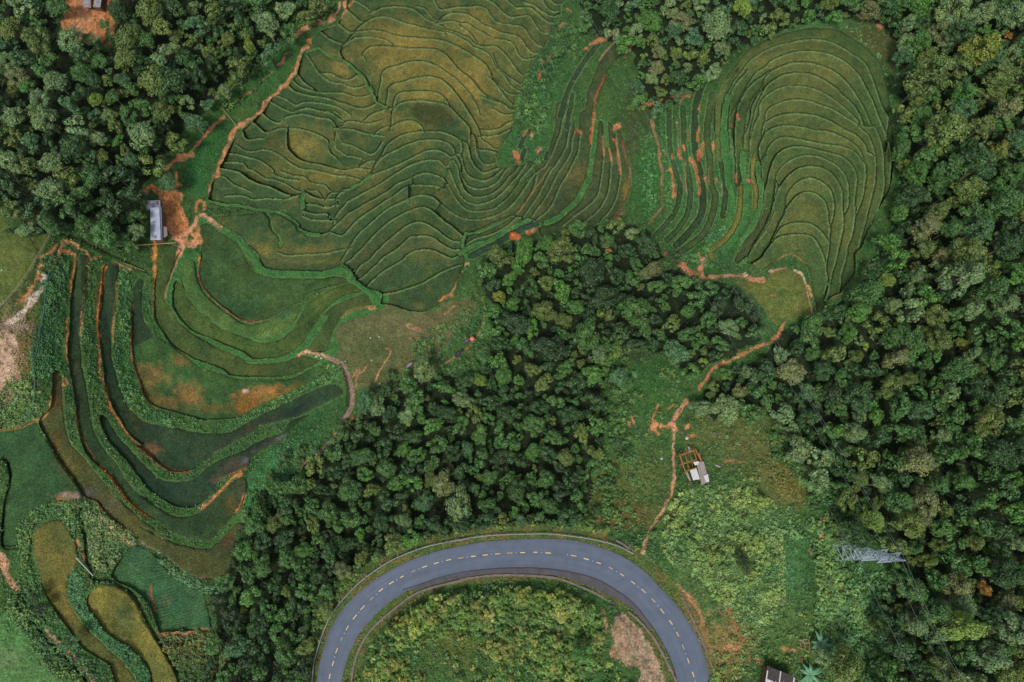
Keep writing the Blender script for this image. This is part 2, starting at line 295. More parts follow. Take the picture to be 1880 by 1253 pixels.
# single paddies: (outline, rgb, label)
FIELDS = [
 ("E1: 480 0, 560 20, 740 150, 850 220, 950 310, 1010 450, 1080 560, 1180 620, 1400 655, 1700 655, 1900 640, T5: 400 815, 470 840, 460 870, 300 910, 150 950, 0 1010, E1: 1640 870, 1500 950, 1350 1030, 1200 1100, 1050 1115, 930 1080, 800 990, 680 890, 570 770, 510 640, 520 400, 525 250, 480 180", (50,74,42), "large dark green rice paddy curving below the tin roofed farmhouse yard"),
 ("E1: 380 460, 450 480, 470 620, 540 800, 700 960, 850 1070, 1000 1150, 1150 1140, 1350 1050, 1500 970, 1600 945, E4: 1090 110, 1000 250, 880 330, 720 375, 640 370, 500 320, 300 250, 150 150, 20 30, E1: 380 850, 310 680, 320 520", (68,92,48), "crescent rice paddy just below the large dark paddy, ending in a teal tip"),
 ("E1: 235 700, 290 690, 380 860, 500 1000, 640 1110, E4: 150 170, 300 270, 480 340, 640 395, 720 410, 880 380, 1000 310, 1090 180, 1170 40, T5: 0 1130, 120 1030, 300 940, 480 885, 560 930, 610 970, 440 1010, 300 1090, 200 1190, E4: 1370 80, 1270 230, 1170 380, 1050 495, 880 565, 720 580, 610 575, 500 505, 350 445, 180 365, 0 300, E1: 330 1130, 230 980, 210 880", (58,76,38), "olive rice paddy bending from the narrow dirt path to the bank junction"),
 ("E2: 1320 0, 1590 40, 1580 90, 1540 150, 1490 300, 1430 480, 1430 600, 1500 700, 1600 850, 1750 980, 1880 1050, E4: 150 425, 330 505, 480 575, 600 635, 850 625, 1000 595, 1130 545, 1270 575, 1330 600, 1250 650, 1120 720, 950 765, 750 775, 400 765, 300 700, 150 640, 0 590, E2: 1700 1200, 1500 1080, 1400 930, 1320 800, 1310 600, 1320 380, 1340 300", (56,72,38), "long brown-green rice paddy sweeping from the farmhouse to the concrete path"),
 ("T5: 190 1240, 300 1130, 500 1045, 640 1005, 700 1055, 735 1100, 600 1140, 480 1180, 400 1240, E4: 1700 50, 1600 110, 1510 220, 1450 370, 1400 500, 1200 490, 1250 410, 1340 270, 1440 110", (54,70,38), "short dark rice paddy wrapped round the upper rim of the worn pasture"),
 ("E2: 1110 400, 1190 380, 1170 550, 1180 750, 1250 900, 1310 1050, 1180 1080, 1080 1110, 1070 900, 1070 650", (36,54,38), "narrow blackish green paddy with a pointed upper end above the orange field"),
 ("E3: 1075 0, 1100 -30, 1180 -60, 1330 -120, 1480 -40, 1700 130, 1880 260, E4: 100 690, 300 750, 450 800, 900 810, 1100 770, 1320 650, 1400 700, 1250 830, 1000 950, 800 1030, 600 1130, 450 1215, 120 1240, E3: 1880 780, 1700 735, 1500 675, 1300 610, 1200 500, 1160 350, 1100 180", (50,80,44), "fallow field patched with orange soil among the lower paddies"),
 ("E2: 490 120, 580 120, 590 200, 570 450, 540 700, 520 950, 530 1250, E3: 560 300, 600 500, 630 700, 660 880, 750 1050, 850 1180, F3: 100 440, 180 590, 280 710, 400 810, 560 920, 680 985, 800 1005, 930 975, 1030 905, 1150 790, 1250 680, 1380 590, 1440 570, 1490 620, 1460 760, 1400 920, 1310 1010, 1200 1130, 1090 1240, 900 1230, 700 1170, 550 1070, 400 970, 300 900, 200 800, 100 680, 0 540, E3: 640 1210, 540 1050, 490 850, 470 650, 430 400, 400 200, 375 0, E2: 400 900, 410 600, 440 400, 480 200", (42,62,38), "long thin paddy starting at the dirt track corner and hooking up at its far end"),
 ("E2: 780 220, 925 230, 900 500, 870 800, 850 1050, 860 1250, E3: 890 200, 940 400, 1000 550, 1080 680, 1200 780, 1350 830, 1550 860, 1700 900, F3: 1180 100, 1300 90, 1420 20, E4: 700 1190, 900 1090, 1080 1010, 1250 930, 1430 860, 1550 890, 1580 960, 1400 1060, 1200 1150, 1000 1230, F3: 1650 10, 1450 130, 1300 210, 1180 290, 1050 380, 960 455, 850 500, 700 505, 600 465, 500 390, 400 300, 300 220, E3: 1180 1050, 1060 940, 950 780, 870 640, 790 450, 770 250, 735 0, E2: 710 900, 720 700, 740 500", (38,58,40), "paddy with an orange cut bank all along its upper side and murky water at its tail"),
 ("E3: 720 725, 800 745, 880 880, 960 990, 1060 1090, F3: 250 290, 350 395, 450 495, 560 590, 700 615, 860 605, 960 555, 1050 470, 1200 380, 1400 310, 1550 220, 1700 150, 1880 80, E4: 1000 1270, 1240 1180, 1100 1260, F3: 1880 150, 1700 240, 1550 330, 1500 440, 1420 490, 1250 565, 1180 620, 1130 720, 1030 820, 930 880, 830 895, 700 870, 560 790, 420 690, 320 560, 220 420, 100 290, 0 180, E3: 800 960, 740 830", (34,54,38), "sickle shaped paddy widening in the middle, grey mud at its outer end"),
 ("E3: 220 250, 290 240, 320 350, 330 600, 360 850, 420 1030, 560 1180, F1: 1000 130, 1150 300, 1300 470, 1500 650, 1700 800, 1880 900, F4: 330 150, 550 270, 700 340, 850 380, 1050 410, 1130 370, 1250 260, 1400 110, 1450 180, 1370 280, 1350 420, 1320 550, 1330 650, 1200 690, 1050 710, 930 695, 830 645, 720 555, 560 435, 400 335, 230 215, 0 50, F1: 1050 480, 920 430, 850 330, 750 180, 640 30, E3: 250 1150, 150 960, 70 790, 180 650, 210 500", (62,66,38), "long brown paddy along the outermost bend of the lower terraces"),
 ("P: -60 800, 0 790, 35 784, 64 775, 85 808, 105 842, 128 875, 150 908, F1: 850 490, 700 450, 600 445, 450 530, 330 610, 250 680, 200 760, 200 880, 190 950, 50 960, 20 900, 40 500, 100 300, 100 170, 60 50, P: -5 845, -60 850", (40,68,40), "square dark green crop field at the left edge beside a grey mud patch"),
 ("F1: 360 850, 400 770, 480 710, 580 680, 680 690, 730 780, 800 900, 840 1050, F2: 820 0, 760 80, 725 200, 730 350, 790 480, 900 630, 1050 780, 1200 920, 1350 1060, 1500 1300, 1280 1300, 1180 1080, 1080 1000, 920 900, 800 760, 680 600, 560 430, 480 280, 430 120, F1: 370 1050", (84,84,44), "long olive and tan rice paddy curling down beside the muddy track"),
 ("F2: 940 370, 960 290, 1050 220, 1160 200, 1290 235, 1400 320, 1490 430, 1540 570, 1620 710, 1720 850, 1800 1000, 1880 1120, 1930 1300, 1660 1300, 1620 1150, 1540 1020, 1400 880, 1250 790, 1120 690, 1030 560, 950 450", (94,92,46), "teardrop golden rice paddy edged by a dark path at the lower left"),
 ("P: 222 1025, 245 1003, 270 1008, 288 1025, 302 1042, 330 1066, 355 1080, 372 1082, 380 1110, 385 1140, 380 1155, 300 1160, 292 1160, 278 1120, 250 1085, 215 1068, 205 1055", (52,86,56), "teal green vegetable plot with hoed rows next to the golden paddy"),
]
# dark narrow strips between the oval hill and the gully: (centre line, width px, rgb, name)
STRIPS = [("C1: 400 350, 400 600, 410 800, 430 950, 490 1150, C2: 520 130, 500 300, 440 450, 340 570, 250 670", 9, (52,74,42)),
 ("C1: 550 400, 560 600, 560 800, 590 1000, 620 1200, C2: 630 250, 600 420, 510 580, 380 710", 10, (50,76,42)),
 ("C1: 810 60, 740 200, 690 400, 680 600, 680 800, 700 950, 740 1150, C2: 770 250, 740 450, 640 600, 480 770", 12, (42,60,38)),
 ("C1: 870 260, 830 500, 810 700, 840 950, 850 1200, C2: 900 250, 860 450, 780 640, 620 770, 450 900", 12, (62,80,44)),
 ("C1: 960 980, 990 1150, C2: 1010 100, 1000 300, 980 450", 10, (48,70,42)),
 ("C1: 1000 110, 940 300, 930 450, 930 750, 930 950", 12, (86,102,52)),
 ("C2: 1180 150, 1170 350, 1130 520, 1030 680, 850 830, 870 900", 12, (110,112,52)),
 ("C1: 1310 960, 1300 1150, C2: 1330 120, 1340 250, 1330 350", 10, (112,108,50)),
 ("C2: 1430 420, 1370 600, 1220 780, 1150 930", 14, (62,72,44)),
 ("T6: 1510 490, 1410 610, 1320 740, 1220 920, 1160 1080, 1110 1250", 9, (44,60,40)), ("T6: 1240 1020, 1210 1200, T7: 1060 200", 8, (46,66,42)),
 ("T7: 560 410, 600 300, 680 230", 9, (36,56,42)), ("T7: 570 540, 610 450", 8, (34,52,42)), ("T7: 830 540, 850 480", 7, (38,54,44)),
 ("T8: 150 1000, 340 900, 560 780, 760 670, 840 660", 12, (44,64,52))]
# dirt: (line, [width px], rgb)
DIRT = [("T2: 100 730, 150 590, 210 430, 260 300, 330 200, 440 130, 600 20, T1: 640 1120, 760 990, 880 870, 960 740, 1000 640, 1010 580, 1070 510", 6, (196,128,80)),
 ("T2: 40 940, 25 840, 60 760, 100 690", 5, (130,96,56)), ("T1: 890 440, 960 370, 1050 320, 1150 250, 1290 245, 1370 180", 8, (202,138,96)), ("T1: 1370 180, 1420 100, 1430 30", 3, (190,130,90)), ("T1: 1490 40, 1500 70", 7, (210,140,100)), ("T1: 1450 200, 1480 130, 1560 40, 1590 0", 2, (150,110,70)),
 ("T1: 750 720, 810 660, 860 580", 5, (186,110,66)), ("T1: 700 780, 600 870, 470 990, 300 1100", 1.6, (110,90,52)), ("T1: 420 1020, 460 1000", 5, (170,110,70)), ("T1: 1090 440, 1110 450", 6, (196,118,70)),
 ("R1: 910 930, 960 880, 1040 840, 1110 760, 1180 680, 1220 640", 5, (190,112,72)), ("R1: 980 870, 1050 850", 10, (196,118,76)), ("R1: 960 950, 975 1020", 5, (206,118,60)),
 ("R1: 1070 1160, 1080 1110, 1120 1110, 1110 1150", 4.5, (190,120,68)), ("E1: 520 -30, 640 30, 740 110", 5, (206,150,112)), ("E1: 20 260, 25 400, 15 560, 20 640", 6, (206,130,52)), ("E1: 20 640, 15 850, 20 1000", 2.5, (112,66,32)),
 ("E1: 280 260, 340 300, 310 370, 260 450, 230 540", 5, (206,146,104)), ("E1: 230 540, 190 640, 150 780, 140 860", 2.4, (160,130,90)), ("E1: 500 430, 510 520", 4, (196,124,50)), ("E1: 510 540, 510 680, 640 870, 760 980, 900 1080, 1040 1118, 1180 1112", 2.4, (100,58,30)),
 ("HO: 430 420, 500 600, 530 760, 570 920, 640 1050", 9, (204,132,86)), ("HO: 640 480, 600 600, 640 760, 700 900, 760 1000", 26, (198,114,62)), ("HO: 640 1050, 760 1000, 860 880, 900 780", 8, (210,144,104)), ("HO: 760 1050, 730 1120, 690 1240", 8, (212,150,112)), ("HO: 920 900, 960 1080, 880 1120, 830 1140", 5, (200,130,80)), ("HO: 240 450, 340 370, 420 430", 10, (176,92,48)), ("HO: 640 340, 700 360", 7, (206,124,66)),
 ("E2: 450 100, 440 260, 410 400, 405 550", 3, (196,122,50)), ("E2: 370 800, 365 1120, 365 1250", 3.4, (160,88,38)), ("E2: 520 950, 540 700, 570 480, 600 230, 580 90, 540 45, 480 40", 3.2, (190,134,90)), ("E2: 770 240, 740 450, 715 640, 700 850, 715 1000", 5.5, (200,120,46)), ("E2: 715 1000, 720 1250, E3: 720 250, 780 400, 830 620", 3, (150,78,34)),
 ("E3: 830 620, 920 780, 1010 900, 1080 1000", 2.6, (196,104,36)), ("E3: 1080 1000, 1180 1080, 1290 1190, F3: 420 300, 520 410, 620 480, 720 510, 850 512", 4, (116,54,28)), ("E2: 910 400, 890 620, 870 850, 865 1050", 1.8, (170,130,70)), ("E2: 1075 650, 1070 900, 1065 1250, E3: 1080 100, 1150 330, 1230 540, 1330 650", 2.6, (104,52,26)),
 ("E2: 870 190, 960 230, 1060 275", 3, (190,130,86)), ("E2: 620 160, 740 140", 4, (176,112,70)), ("E2: 400 60, 340 70, 430 100", 5, (200,126,66)), ("E2: 210 230, 270 120, 320 0, F5: 680 370, 830 420", 5, (206,146,104)), ("F5: 480 560, 560 480, 600 410", 5, (200,128,66)), ("F5: 450 560, 440 660, 410 760", 10, (212,138,96)), ("F5: 480 670, 545 690", 5, (214,150,110)),
 ("F5: 390 780, 330 900, 260 990, 200 1030", 6, (196,124,80)), ("F5: 470 740, 470 860, 390 950, 300 1080, 200 1180, 60 1270", 10, (206,190,180)), ("F1: 1080 100, 1200 220, 1330 400, 1450 530, 1590 640", 2.6, (190,92,28)), ("F3: 1440 550, 1340 570, 1250 670, 1150 770, 1000 910", 4, (206,122,66)), ("F3: 1460 750, 1420 860, 1370 940", 4, (196,118,62)), ("F3: 1480 480, 1300 540", 2, (186,100,50)),
 ("F1: 620 450, 720 470, 790 480", 3.2, (176,84,36)), ("F1: 920 430, 1000 460, 1100 560, 1250 700", 2.4, (120,64,30)), ("F1: 1090 650, 1170 750, 1260 810, 1330 880, 1420 960", 4, (206,150,120)), ("F1: 820 900, 870 990, 900 1110", 5, (196,124,82)), ("F1: 1250 700, 1500 900, 1700 1030, F4: 560 450, 760 610, 900 700, 1100 720", 1.6, (80,52,28)),
 ("F1: 0 1050, 60 1150, F2: 60 60, 180 240", 12, (206,150,116)), ("F2: 500 680, 580 770, 655 855", 6, (196,146,120)), ("F2: 730 920, 790 980, 845 1035", 5, (196,146,120)), ("F2: 880 1080, 950 1170, 1040 1280", 6, (200,160,136)), ("F2: 370 610, 500 780, 650 930, 800 1080, 960 1290", 1.8, (50,40,24)),
 ("F2: 1620 210, 1640 350, 1680 520", 3, (130,62,34)), ("F2: 1700 700, 1780 760, 1880 750, P: 380 1156", 4, (170,110,70)), ("P: 300 1160, 330 1163, 380 1156", 5, (150,104,66)),
 ("E3: 0 765, 90 770, 170 670, 200 520", 3, (170,130,72)), ("P: 0 791, 35 785, 62 775", 2.6, (150,112,58)), ("E3: 340 330, 360 400", 5, (176,122,74)), ("E3: 470 650, 500 900, 600 1080, 680 1220", 1.8, (120,80,40)),
 ("E4: 1100 535, 1200 510, 1300 530, 1440 575", 4.5, (210,150,120)), ("T5: 400 1250, 480 1180, 620 1140, 760 1135", 2.2, (150,120,66)), ("T5: 700 1150, 760 1135", 3.5, (200,140,96)), ("T5: 1450 1080, 1560 1010, 1640 870, 1700 760", 1.8, (150,124,76)), ("T5: 1470 1070, 1570 1010", 5, (176,108,62)), ("T5: 1720 690, 1770 670", 4, (196,146,110)),
 ("G: 520 950, 560 850, 620 750, 690 620, 640 595", 1.7, (186,128,88)), ("G: 310 1000, 330 880, 390 840, 430 770", 2, (150,108,70)), ("G: 1000 850, 1150 800, 1330 720, 1410 660, 1500 600, 1570 530, 1650 420, 1700 300, 1690 190", 2.6, (160,104,70)), ("G: 1270 220, 1380 130", 2.4, (150,96,60)), ("P: 615 800, 640 775, 665 757", 4, (190,110,70)), ("P: 552 862, 566 845", 4, (190,130,90)),
 ("E4: 1700 760, 1760 720", 4, (150,108,70)),
 ("T6: 1430 480, 1580 420, 1640 380, 1740 350", 6, (190,112,66)), ("T6: 1370 540, 1400 530", 5, (170,106,66)), ("T6: 1880 480, 1800 600", 5, (150,92,60)), ("T6: 1740 600, 1860 470", 1.6, (160,130,86)), ("T6: 1190 90, 1220 130", 3.5, (160,90,60)), ("T6: 1100 290, 1150 260", 4, (140,96,60)), ("T6: 900 650, 960 680, 1040 520", 2.5, (110,76,46)), ("T6: 885 770, 885 840", 5, (120,70,40)), ("T6: 1600 810, 1530 950, 1480 1100, 1460 1250", 2, (130,66,34)), ("T6: 1530 650, 1600 560, 1740 400", 1.8, (160,136,84)),
 ("T7: 510 480, 530 560", 8, (196,112,70)), ("T7: 740 490, 760 430", 6, (186,106,68)), ("T7: 690 240, 680 300", 3, (196,110,60)), ("T7: 590 290, 640 230", 2, (180,110,60)), ("T7: 1160 240, 1210 250", 7, (170,96,56)), ("T7: 1360 60, 1345 220", 6, (200,120,76)), ("T7: 1340 230, 1320 370", 2.5, (190,96,40)), ("T7: 1580 210, 1620 190", 8, (196,118,80)), ("T7: 1560 340, 1580 350", 5, (196,90,60)), ("T7: 1590 360, 1620 560, 1640 700", 2.6, (170,116,76)), ("T7: 1450 300, 1460 500", 2.4, (150,110,72)), ("T7: 1520 430, 1540 560", 2.6, (170,116,70)), ("T7: 1660 340, 1700 520, 1740 700, 1690 960, 1560 1190", 1.8, (120,70,42)), ("T8: 1000 50, 870 230, 720 440, 640 560", 1.5, (120,96,52)),
 ("T8: 590 800, 660 800", 9, (206,96,44)), ("T8: 750 750, 840 720", 5, (190,96,56)), ("T8: 1680 600, 1800 520", 3, (110,56,36)),
 ("C1: 110 400, 220 350, 320 320", 8, (190,100,54)), ("C1: 450 280, 560 250, 600 270", 7, (180,96,48)), ("C1: 520 360, 550 290", 3, (190,104,54)), ("C1: 270 380, 240 440, 225 560, 260 700, 290 850, 310 1000, 330 1080", 6, (170,116,84)), ("C1: 330 1080, C2: 320 100, 330 250, 330 350, 280 420, 180 540", 4, (130,92,66)),
 ("C1: 420 1070, 440 1150, C2: 430 30, 455 140, 455 240", 7, (200,112,56)), ("C1: 510 860, 525 940", 5, (196,98,50)), ("C1: 565 820, 565 860", 4, (210,112,64)), ("C1: 435 900, 440 940", 4, (180,98,56)), ("C1: 630 950, 680 1020, 690 1100, C2: 700 0, 720 100, 725 210", 8, (204,122,72)), ("C1: 720 870, 740 940, 760 820, 770 800", 9, (190,102,56)), ("C1: 600 640, 620 740", 6, (150,92,62)), ("C1: 715 420, 735 370", 3, (180,96,46)), ("C1: 712 600, 712 760", 3.4, (190,110,52)), ("C1: 880 790, 885 830", 5, (210,120,76)), ("C1: 790 1160, 820 1200", 6, (150,96,60)), ("C1: 905 1160, 910 1200", 4, (206,118,64)), ("C1: 575 980, 575 1230", 2, (140,100,70)), ("C1: 1140 470, 1150 510", 3.5, (170,80,56)), ("C1: 1070 580, 1080 600", 4, (170,96,66)), ("C1: 1110 1120, 1130 1200", 4, (170,100,70)), ("C1: 1250 1190, 1290 1200", 4, (170,106,76)), ("C2: 575 40, 590 200", 2.6, (176,110,76)), ("C2: 970 120, 975 230", 2, (160,110,76)), ("C1: 820 1050, 830 1240", 2, (150,100,66)), ("C1: 490 520, 500 800, 520 900", 2, (130,96,64)),
 ("C2: 370 870, 420 930, 520 970, 600 1040, 680 1080", 8, (170,104,70)), ("C2: 420 910, 480 870", 3, (190,120,66)), ("C2: 720 870, 760 930, 800 940, 770 980, 740 1020, 760 1090, 800 1120, 950 1105, 1100 1105, 1230 1110, 1330 1140, 1420 1140", 6, (190,120,92)), ("C2: 1220 1090, 1240 1095", 4, (220,190,180)),
 ("D3: 690 625, 760 660, 800 710, 810 770", 3, (206,176,150)), ("D3: 830 790, 870 900", 5, (180,116,70)), ("D3: 810 770, 840 900, 870 1010, 900 1120, 930 1160", 2.5, (190,130,96)), ("D3: 440 640, 520 625, 600 600", 3.5, (150,100,72)), ("D3: 400 910, 490 900", 4, (170,112,66)), ("D3: 500 520, 600 465, 710 470, 810 550", 1.6, (140,120,50)), ("D3: 1100 910, 1200 880", 3, (140,96,56)), ("D3: 1490 570, 1490 640", 6, (150,72,38)),
 ("D3: 570 1230, 590 1190", 3, (180,116,70)), ("S1: 890 645, 860 700, 810 750, 750 765, 660 810, 580 850, 510 885, 470 940, 430 1000", 4.4, (178,112,70)), ("S1: 360 1060, 320 1120, 290 1170, 300 1220", 7, (206,142,104)), ("S1: 240 1200, 290 1180", 5, (190,120,80)), ("S1: 210 1080, 180 1150, 170 1200, 190 1240", 4, (186,120,76)), ("S1: 60 1150, 75 1200", 3, (170,106,60)), ("S1: 40 1180, 50 1200", 2.4, (170,106,60)), ("S1: 290 1080, 260 1110", 3, (160,100,62)),
 ("HU: 20 60, 10 200, 90 240", 8, (200,128,80)), ("HU: 120 100, 240 120, 300 60, 340 180", 7, (206,136,92)), ("HU: 350 190, 335 340, 325 480, S6: 408 0, 410 150, 385 250, 340 330, 290 400, 255 480, 238 550", 3.6, (186,140,106)), ("HU: 330 500, 325 700, 340 900, 320 1080, 280 1250", 3.8, (190,140,104)),
 ("HU: 540 100, 560 150", 4, (190,124,66)), ("HU: 580 280, 690 285", 4, (150,90,44)), ("HU: 1180 700, 1300 690, 1420 720", 7, (150,110,62)), ("S6: 400 310, 450 250", 2.4, (150,112,70)), ("S6: 430 720, 500 800, 560 900, 590 1020, 640 1120", 6, (166,112,82)), ("S6: 560 940, 600 1060", 4, (180,110,76)), ("S6: 690 830, 740 930, 800 1030", 2.6, (130,72,40)), ("S6: 700 1060, 790 1090", 10, (170,110,66)), ("S6: 850 1130, 890 1150", 8, (176,106,70)), ("S6: 1150 520, 1170 560", 5, (170,116,72)), ("S6: 1215 360, 1215 380", 5, (176,100,50)), ("S6: 1220 430, 1222 470", 4.5, (170,96,44)), ("S6: 1280 710, 1320 740", 7, (190,96,50)), ("S6: 1000 1070, 1070 1080", 8, (150,118,60)),
 ("Z7: 130 360, 150 500, 140 640", 6, (150,112,84)), ("Z7: 380 480, 480 600, 560 760, 640 880, 720 1020, 800 1190", 24, (158,136,116)), ("Z7: 300 640, 340 760, 420 880, 420 960", 26, (146,122,98)), ("Z7: 220 850, 270 940", 6, (170,104,66)), ("S5: 780 750, 830 790", 5, (130,76,52)),
 ("P: 128 -10, 126 30, 122 50", 16, (186,110,58)), ("P: 150 20, 160 35, 150 55, 165 60", 30, (198,128,88)), ("P: 178 40, 185 60, 188 74", 8, (190,112,64)), ("P: 192 0, 198 20, 203 45, 206 60", 9, (188,112,62)), ("P: 80 112, 86 105", 6, (130,76,46)), ("P: 196 84, 200 80", 6, (150,84,52)),
 ("P: 1700 38, 1702 44", 5, (120,70,40)), ("P: 1612 45, 1616 52", 5, (170,96,56)), ("G: 870 340, 1000 400", 8, (128,104,70)), ("G: 900 480, 1000 490", 5, (140,104,72)), ("P: 1075 1000, 1060 990", 4, (90,70,46)), ("S5: 1010 370, 1100 380", 9, (120,90,54)), ("S5: 1000 440, 1050 440", 8, (124,94,50)), ("S4: 520 70, 560 10", 4, (176,110,80))]
CPATH = "E4: 1440 575, 1540 620, 1600 680, 1660 830, 1685 950, 1680 1090, 1600 1240, P: 620 800, 606 812, 580 838"
PASTURES = [("E4: 1880 20, 1750 55, 1610 120, 1520 230, 1470 370, 1420 520, 1560 610, 1640 700, 1700 830, 1720 900, G: 360 1040, 520 970, 760 940, 900 830, 980 640, 1180 700, 1300 560, 1500 300, 1640 60, 1300 80, 1180 170, 1000 200, 830 170, 640 110, 560 120", (98,102,62), "worn grazing pasture under the round rim of the short dark paddy"),
 ("D3: 380 715, 440 660, 560 610, 690 630, 780 720, 820 870, 860 1000, 880 1090, 800 1140, 640 1190, 500 1220, 400 1100, 300 960, 200 860, 60 760, 100 740", (104,110,54), "small rounded grass pasture at the foot of the oval terraced hill"),
 ("F5: -60 60, 60 160, 160 280, 300 330, 520 290, 560 300, 480 440, 400 590, 300 740, 200 890, 0 1120, -60 1180", (92,108,52), "smooth green pasture behind a wire fence at the left edge"),
 ("F2: -60 560, 0 600, 100 680, 200 740, 300 850, 450 1000, 600 1120, 760 1300, -60 1300", (88,128,72), "pale green grass slope filling the bottom left corner")]
ROAD_OUT = "S4: 588 1300, 600 1253, 610 1180, 625 1110, 650 1030, 680 950, 730 870, 800 790, 870 730, 960 665, 1060 610, 1180 560, 1300 525, 1432 498, S5: 400 482, 560 470, 700 466, 850 472, 960 495, 1080 535, 1180 585, 1280 660, 1350 735, 1432 820, S6: 470 890, 520 970, 560 1060, 590 1160, 610 1253, 622 1310, 640 1420"
ROAD_IN = "S4: 730 1300, 738 1253, 750 1190, 775 1110, 800 1050, 840 980, 900 910, 980 830, 1070 770, 1180 715, 1300 680, 1432 650, S5: 400 635, 560 627, 730 632, 880 655, 1000 690, 1100 745, 1200 820, 1290 930, 1350 1020, 1400 1120, 1430 1200, 1440 1253, 1448 1310, 1455 1420"
APRON_IN = "S5: 0 752, 100 722, 250 684, 400 662, 600 660, 800 672, 900 702, 1000 748, 1120 802, 1200 858, 1290 960"
DASHES = "S4: 665 1285, 672 1220, 690 1150, 710 1080, 737 1015, 768 955, 810 895, 852 845, 902 795, 953 748, 1010 708, 1068 675, 1130 645, 1192 620, 1256 600, 1323 583, 1390 572, S5: 325 563, 390 556, 458 550, 525 545, 595 543, 665 541, 735 545, 805 549, 875 560, 944 578, 1012 600, 1078 628, 1140 665, 1200 707, 1258 753, 1312 805, 1360 863, 1407 925, S6: 430 990, 460 1060, 488 1135, 515 1210, 535 1285"
DIRTPOLY = [("HO: 300 420, 470 415, 690 425, 735 560, 760 690, 800 800, 780 900, 720 1000, 650 1060, 560 1010, 520 800, 480 640, 455 480", (212,134,78), 0.8),
 ("HO: 640 1040, 760 980, 850 860, 900 780, 905 900, 960 1080, 870 1150, 760 1130, 700 1250, 660 1240, 720 1120", (206,138,96), 0.7),
 ("P: 120 -40, 200 -40, 207 40, 210 62, 196 50, 190 78, 182 72, 172 56, 160 60, 150 66, 132 56, 115 50, 122 20", (196,126,82), 0.9),
 ("Z7: 330 440, 420 430, 560 540, 600 700, 720 800, 820 1000, 900 1300, 560 1300, 600 1150, 480 1040, 440 1090, 380 960, 240 960, 200 830, 300 720, 330 620", (152,130,108), 1.0),
 ("F6: 0 100, 130 120, 200 260, 160 420, 130 560, 100 700, 0 780, -300 700, -300 100", (178,148,124), 0.8)]
HEIGHTS = [(600,1250,0),(640,1130,0),(760,1040,0),(940,1008,0),(1100,1030,0),(1200,1110,0),(1280,1220,0),(900,1170,3.5),(800,1230,4),(1000,1200,3.5),(1150,1200,2),
 (560,1150,-3),(640,1000,-5),(800,900,-6),(950,850,-7),(1000,700,-9),(1100,560,-10),(900,500,-14),(1250,600,-7),(1450,540,-4),(1420,450,-8),(1480,380,-8),(1500,280,-12),(1500,180,-17),(1500,60,-25),(1600,120,-25),(1645,280,-20),(1640,420,-16),(1380,250,-15),(1300,300,-17),(1240,330,-18),(1200,250,-21),(1300,440,-13),(1340,120,-24),
 (1170,330,-21),(1120,380,-19),(1080,280,-25),(1100,150,-30),(1040,350,-22),(1000,410,-19),(960,230,-33),(1010,100,-38),(1080,0,-42),(930,330,-26),(900,400,-21),
 (800,480,-15),(780,380,-19),(780,280,-24),(780,210,-27),(780,120,-33),(700,60,-38),(860,30,-40),(900,200,-33),(640,240,-30),(560,300,-27),(450,300,-24),(560,150,-33),(640,0,-42),(640,400,-20),(690,520,-13),(560,480,-18),(560,540,-16),(640,570,-11),(720,620,-10),(830,610,-11),(780,700,-9),
 (300,400,-15),(340,330,-20),(420,200,-26),(480,100,-30),(560,20,-36),(430,520,-17),(330,500,-14),(430,600,-15),(480,660,-13),(560,650,-12),(620,680,-9),(650,760,-8),(560,760,-10),(600,830,-7),
 (250,520,-11),(200,520,-8),(150,520,-4),(100,500,0),(40,450,3),(20,600,4),(80,700,2),(130,700,-1),(180,700,-4),(240,700,-8),(330,720,-10),(430,740,-10),(360,820,-8),(350,900,-6),(440,920,-5),(350,1000,-3.5),(250,900,-3.5),(160,850,-1),(60,850,1),(30,950,1),(100,1000,1.5),(170,1000,0.5),(280,1080,-1),(100,1120,3),(220,1150,3),(30,1150,5),(150,1240,6),(340,1120,-1),(380,1200,-1),(470,1100,-3),(500,960,-5),
 (60,300,-4),(200,300,-10),(100,150,-9),(250,100,-16),(150,30,-12),(0,0,-10),(350,150,-22),(0,400,1),(350,0,-24),
 (1200,0,-40),(1300,60,-34),(1420,20,-30),(1200,140,-30),(1640,30,-28),(1750,150,-20),(1880,0,-18),(1880,300,-8),(1760,400,-12),(1880,700,-3),(1700,650,-7),(1560,620,-7),(1600,850,-3),(1400,700,-6),(1300,800,-4),(1200,800,-5),(1180,900,-4),(1150,970,-1.5),(1340,960,0.5),(1340,1040,3),(1290,1000,1),(1400,1010,1.5),(1420,1150,0.5),(1543,1008,0),(1500,900,-1.5),(1700,1000,1),(1880,1000,2),(1600,1240,2),(1880,1253,6),(1440,1240,0.5),
 (-300,0,-6),(-300,600,6),(-300,1250,8),(-300,-300,-10),(300,-300,-40),(900,-300,-60),(1500,-300,-45),(2200,-300,-20),(2200,300,0),(2200,800,4),(2200,1500,12),(1500,1600,4),(940,1550,5),(600,1500,0),(300,1600,6),(-300,1600,12),(1290,1400,0),(560,1400,-3)]
